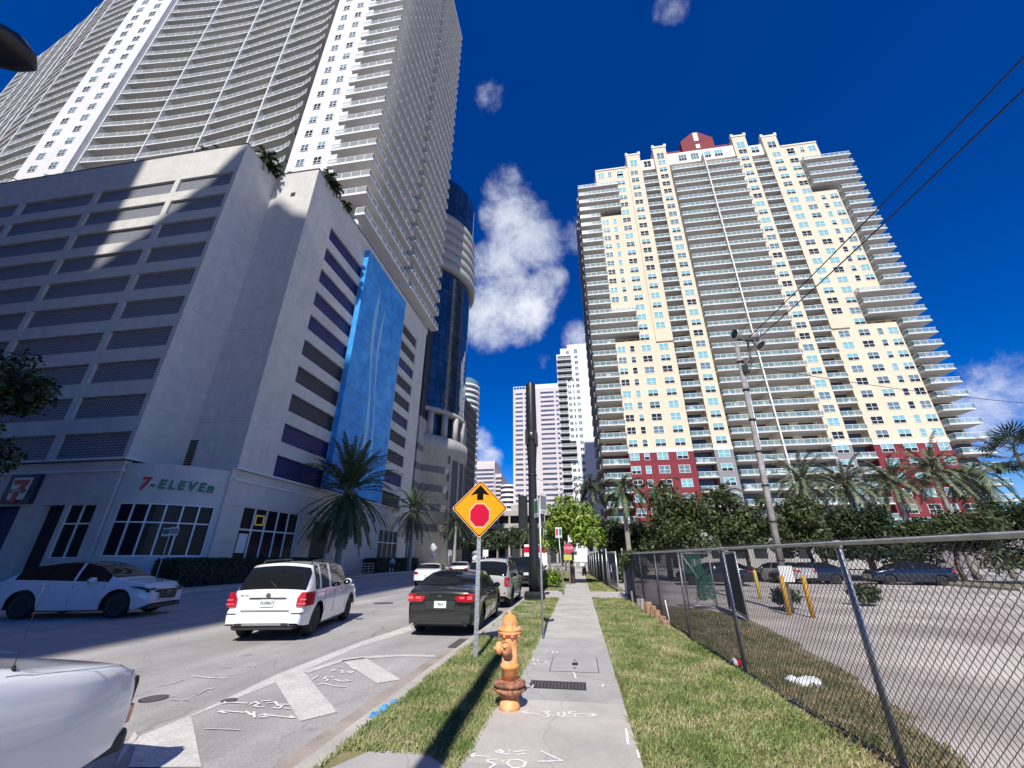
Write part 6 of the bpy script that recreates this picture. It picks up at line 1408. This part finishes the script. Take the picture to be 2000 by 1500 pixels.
MB().tube([(-.62, .7, 1.74), (-.62, 2.5, 1.8)], .025, 6).tube([(.62, .7, 1.74), (.62, 2.5, 1.8)], .025, 6).build('roof_rail', 'chrome', t, (0, 0, 0)); mirrors(t, 1.0, 2.8, 1.12, 'carblack'); seams(t, hw, (1.3, 2.0, 3.0), 1.05, .4, .98, (1.4, 2.3)); plate(t, 0, -.01, .8, '25C', w=.31)
# --- white crossover in the shade on the left (seen side-front)
ang_ = R(15 - 90)
t, hw = car('pearl white crossover with dark glass roof crossing in the shade on the left', (-18.84, 12.45, ZC), ang_, 4.7, 1.9,
    [(0, 1.02), (.15, 1.08), (.6, 1.12), (3.1, 1.06), (3.6, 1.02), (4.4, .9), (4.7, .72)],
    [(0, 1.02), (.1, 1.07), (.3, 1.2), (.7, 1.45), (1.0, 1.57), (1.8, 1.675), (2.4, 1.67), (2.8, 1.58), (3.5, 1.18), (3.7, 1.11), (4.4, 1.0), (4.7, .78)],
    [(0, .36), (.3, .3), (1, .24), (3.8, .24), (4.4, .26), (4.7, .36)], 1.0, 3.78, .39, 'carwhite2', (.3, .75), (2.75, 3.5), (.55, 3.35), ((2.32, 2.40),), roofpaint='glass', rimst=5, name='crossover')
MB().prism_y([(-.40, .50), (.40, .50), (.46, .80), (-.46, .80)], 4.60, 4.725).build('grille', 'trim', t, (0, 0, 0), bevel=.015)
b = MB(); b.tube([(-.41, 4.73, .5), (.41, 4.73, .5), (.48, 4.70, .81), (-.48, 4.70, .81), (-.41, 4.73, .5)], .014, 6); b.build('grille_surround', 'chrome', t, (0, 0, 0))
b = MB(); pts = [(.085 * math.cos(R(a)), 4.735, .68 + .05 * math.sin(R(a))) for a in range(-75, 256, 15)]; b.tube(pts, .007, 5); b.tube([(.02, 4.735, .63), (0, 4.735, .70), (-.02, 4.735, .63)], .005, 4); b.build('emblem', 'chrome', t, (0, 0, 0))
for sg in (-1, 1):
    b = MB(); b.prism_x([(4.05, .915), (4.50, .76), (4.62, .72), (4.64, .80), (4.40, .90)], 0, sg * .30); b.v = [(sg * ((.955 if abs(x) > .01 else .60) - max(0, y - 4.05) * .16), y + (.0 if abs(x) > .01 else .11), z + (.0 if abs(x) > .01 else -.02)) for x, y, z in b.v]; o = b.build('headlight', 'trim', t, (0, 0, 0), fix=True, bevel=.008)
    b = MB(); b.tube([(sg * .945, 4.2, .865), (sg * .875, 4.52, .775), (sg * .80, 4.69, .765), (sg * .66, 4.755, .79)], .016, 6); put('lamp_bar', b.mesh('lamp_bar', 'plate'), o, (0, 0, 0))
    b = MB(); b.prism_x([(4.35, .42), (4.55, .45), (4.62, .56), (4.5, .5)], min(sg * .80, sg * .74), max(sg * .80, sg * .74)); b.build('air_intake', 'trim', t, (0, 0, 0), fix=True)
MB().box(-.8, .8, 4.45, 4.72, .24, .34).build('front_lip', 'trim', t, (0, 0, 0), bevel=.02); mirrors(t, 1.04, 2.95, 1.1, 'carwhite2', 1.3)
m_ = MB()
for sg in (-1, 1):
    for y in (1.55, 2.75): m_.tube([(sg * .935, y, .93), (sg * .945, y + .1, .935), (sg * .935, y + .2, .93)], .013, 5)
m_.build('door_handle', 'chrome', t, (0, 0, 0)); m_ = MB()
for sg in (-1, 1):
    for y in (1.42, 2.36, 3.3): m_.box(min(sg * .938, sg * .945), max(sg * .938, sg * .945), y, y + .008, .36, .98)
m_.build('door_seam', 'trim', t, (0, 0, 0))
# --- near white car, front corner at the lower left
t, hw = car('front corner of a white car parked close by at the lower left edge', (-4.82, -.45, ZC), R(0), 4.35, 1.84,
    [(0, .95), (.6, 1.0), (2.6, 1.04), (3.3, 1.0), (4.0, .93), (4.25, .86), (4.35, .74)],
    [(0, 1.0), (.3, 1.2), (.6, 1.4), (1.3, 1.48), (2.25, 1.46), (3.0, 1.12), (3.15, 1.085), (3.7, 1.02), (4.1, .95), (4.35, .78)],
    [(0, .34), (.3, .28), (3.9, .28), (4.35, .32)], .75, 2.35, .32, 'carwhite', (.3, .6), (2.3, 3.06), (.7, 2.8), ((1.5, 1.6),), roundx=.2)
b = MB(); b.prism_y([(.60, .45), (.80, .45), (.815, .74), (.80, .80), (.62, .74)], 4.12, 4.37); b.v = [(x - (.10 if y > 4.1 else 0), y, z) for x, y, z in b.v]; b.build('headlight', 'trim', t, (0, 0, 0), fix=True, bevel=.02)
b = MB(); b.prism_y([(.70, .44), (.815, .44), (.82, .58), (.74, .58)], 4.10, 4.375); b.v = [(x - (.09 if y > 4.1 else 0), y, z) for x, y, z in b.v]; b.build('turn_signal', 'amber', t, (0, 0, 0), fix=True, bevel=.01)
MB().tube([(.80, 3.28, .965), (.80, 3.30, 1.00)], [.03, .018], 10).tube([(.80, 3.30, 1.0), (.81, 3.26, 1.09)], .012, 8).tube([(.81, 3.26, 1.09), (.90, 3.18, 1.62)], .0025, 5).build('antenna', 'black', t, (0, 0, 0))
MB().box(-.76, .77, 4.0, 4.37, .24, .42).build('bumper', 'trim', t, (0, 0, 0), bevel=.05)
MB().tube([(.55, 2.75, 1.1), (.2, 2.70, 1.12)], .012, 5).build('wiper', 'black', t, (0, 0, 0))
# --- more cars along the street: one plain sedan and one plain suv copied
def sedan(label, loc, rz, paint, **k):
    t, hw = car(label, loc, rz, 4.7, 1.82, [(0, .9), (.1, .97), (.5, 1.0), (3.2, .97), (3.7, .93), (4.4, .8), (4.7, .66)], [(0, .96), (.06, 1.03), (.5, 1.08), (1.1, 1.32), (1.6, 1.42), (2.6, 1.4), (3.1, 1.28), (3.6, 1.0), (4.4, .88), (4.7, .7)], [(0, .36), (1, .22), (4, .22), (4.7, .32)], .95, 3.7, .32, paint, (.55, 1.3), (2.8, 3.5), (.8, 3.35), ((2.2, 2.32),), **k)
    lampset(t, [(.90, .74), (.90, .92), (.58, .92), (.5, .82), (.56, .74)], -.005, .3); plate(t, 0, -.012, .66, 'MIA 4'); mirrors(t, .98, 2.95, .99, paint); return t
sedan('white sedan heading away at the edge of the shade', (-10.1, 28.0, ZC), R(10), 'carwhite')
sedan('second white car just ahead of the white sedan', (-10.9, 38.5, ZC), R(8), 'carwhite')
def bigsuv(label, loc, rz, paint, **k):
    t, hw = car(label, loc, rz, 4.9, 1.95, [(0, 1.05), (.5, 1.1), (3.4, 1.08), (4.6, .98), (4.9, .8)], [(0, 1.1), (.1, 1.2), (.4, 1.75), (.6, 1.84), (2.6, 1.84), (3.0, 1.7), (3.5, 1.2), (4.6, 1.08), (4.9, .86)], [(0, .45), (1, .36), (3.9, .36), (4.9, .42)], .95, 3.9, .4, paint, (.13, .45), (2.95, 3.45), (.6, 3.3), ((1.7, 1.82),), name='suv', **k)
    lampset(t, [(.98, .85), (.98, 1.2), (.82, 1.2), (.82, .85)], -.005, .26); plate(t, 0, -.012, .8, 'K7 22'); mirrors(t, 1.06, 2.9, 1.2, paint); return t
bigsuv('dark blue suv parked beyond the pearl white suv', (-5.4, 32.5, ZC), R(2), 'carblue')
bigsuv('black suv parked right of the black pole base', (-3.5, 28.5, ZC), R(0), 'carblack')
bk = thing('box_truck', 'small white box truck with red stripe glimpsed left of the black pole', 'truck', (-4.1, 41, ZC))
MB().box(-1.1, 1.1, 0, 4.5, .6, 2.9).build('box', 'carwhite', bk, (0, 0, 0), bevel=.03); MB().box(-1.0, 1.0, 4.5, 6.2, .5, 2.1).build('cab', 'carwhite', bk, (0, 0, 0), bevel=.08); MB().box(-1.1, 1.1, -.02, -.004, 2.2, 2.7).build('stripe', 'signred', bk, (0, 0, 0)); lampset(bk, [(1.0, .7), (1.0, .95), (.8, .95), (.8, .7)], -.03, .05); MB().box(-1.05, 1.05, -.05, 0, .45, .65).build('bumper', 'trim', bk, (0, 0, 0))
m_ = MB()
for x in (-.95, .95):
    for y in (1, 5.2): m_.lathe([(.42, -.12), (.42, .12)], (x, y, .42), 16, axis='x')
m_.build('wheels', 'tyre', bk, (0, 0, 0))
m_ = [('silver car parked under the lot trees behind the screened gate', 15.6, 33.5, 20, 'carsilver'), ('black car parked left of the leaning pole at the back of the lot', 11.2, 31.5, 80, 'carblack'), ('maroon car parked behind the black car at the back of the lot', 13.6, 37.5, 75, 'carred'), ('dark blue car in the shade right of the leaning pole', 18.5, 34.5, 85, 'carblue'), ('dark car parked behind the nearest fence post', 24.5, 33.8, 80, 'carblue')]
for lab, x, y, a, p in m_: sedan(lab, (x, y, -.03), R(a), p)
for i, (x, y, a) in enumerate(((-1.0, 43.4, 95), (-.1, 44.5, 80))):
    t = thing('motorcycle', ['motorcycle parked across the pavement, left of a pair', 'motorcycle parked across the pavement, right of a pair'][i], 'motorcycle', (x + .35, y, 0), R(a - 90), 'motorcycles on the pavement')
    for yy in (0, 1.4): MB().lathe([(.2, -.05), (.31, -.06), (.32, 0), (.31, .06), (.2, .05)], (0, 0, 0), 18, axis='x').build('wheel', 'tyre', t, (0, yy, .32))
    MB().tube([(0, .25, .55), (0, .8, .5), (0, 1.1, .75)], [.12, .2, .1], 8).build('engine', 'trim', t, (0, 0, 0)); MB().tube([(0, -.1, .82), (0, .5, .78), (0, .95, .95)], [.09, .13, .16], 8).build('seat_and_tank', 'carsilver' if i else 'carred', t, (0, 0, 0))
    MB().tube([(0, 1.4, .32), (0, 1.1, 1.0)], .04, 6).tube([(-.35, 1.05, 1.05), (0, 1.1, 1.0), (.35, 1.05, 1.05)], .02, 6).build('fork_and_handlebar', 'chrome', t, (0, 0, 0)); MB().box(-.22, .22, -.25, .1, .85, 1.15).build('top_box', 'plastic_w', t, (0, 0, 0), bevel=.04)

# ================================================================ people
def person(label, loc, rz, top, trouser, hair='carblack'):
    t = thing('person', label, 'person', loc, rz)
    me = bpy.data.meshes.new('body'); V = [(0, 0, .95), (0, 0, 1.15), (0, 0, 1.38), (0, .01, 1.5), (0, .02, 1.63), (.19, 0, 1.40), (.25, .02, 1.12), (.24, .1, .88), (-.19, 0, 1.40), (-.25, .0, 1.12), (-.25, .06, .88), (.1, 0, .9), (.11, .08, .5), (.11, .02, .08), (.11, .14, .04), (-.1, 0, .9), (-.12, -.1, .5), (-.12, -.22, .1), (-.12, -.12, .04)]
    E_ = [(0, 1), (1, 2), (2, 3), (3, 4), (2, 5), (5, 6), (6, 7), (2, 8), (8, 9), (9, 10), (0, 11), (11, 12), (12, 13), (13, 14), (0, 15), (15, 16), (16, 17), (17, 18)]
    rad = [.14, .13, .15, .055, .1, .06, .042, .035, .06, .042, .035, .09, .06, .04, .035, .09, .06, .04, .035]
    me.from_pydata(V, E_, []); o = put('body', me, t, (0, 0, 0)); me.materials.append(M[top]); o.modifiers.new('s', 'SKIN'); 
    for i, sv in enumerate(me.skin_vertices[0].data): sv.radius = (rad[i], rad[i] * .85); sv.use_root = (i == 0)
    ss_ = o.modifiers.new('sub', 'SUBSURF'); ss_.levels = 1; ss_.render_levels = 1
    MB().lathe([(.02, 1.52), (.075, 1.56), (.085, 1.63), (.075, 1.70), (.03, 1.74)], (0, .035, 0), 12).build('face', 'skin', t, (0, 0, 0)); MB().lathe([(.07, 1.6), (.1, 1.66), (.09, 1.73), (.04, 1.77), (.01, 1.775)], (0, .0, 0), 12).build('hair', hair, t, (0, 0, 0))
    MB().lathe([(.15, .55), (.17, .8), (.165, 1.0), (.15, 1.02)], (0, 0, 0), 12).build('shorts', trouser, t, (0, 0, 0)); return t
person('pedestrian in pale top walking on the far pavement past the dark palms', (-20.4, 45.5, .02), R(10), 'cloth1', 'cloth2')
person('pedestrian in light clothes beside the motorcycles on the pavement', (-.75, 39.5, 0), R(170), 'cloth1', 'cloth2')
for o in bpy.data.objects:
    if '_base' in o: del o['_base']
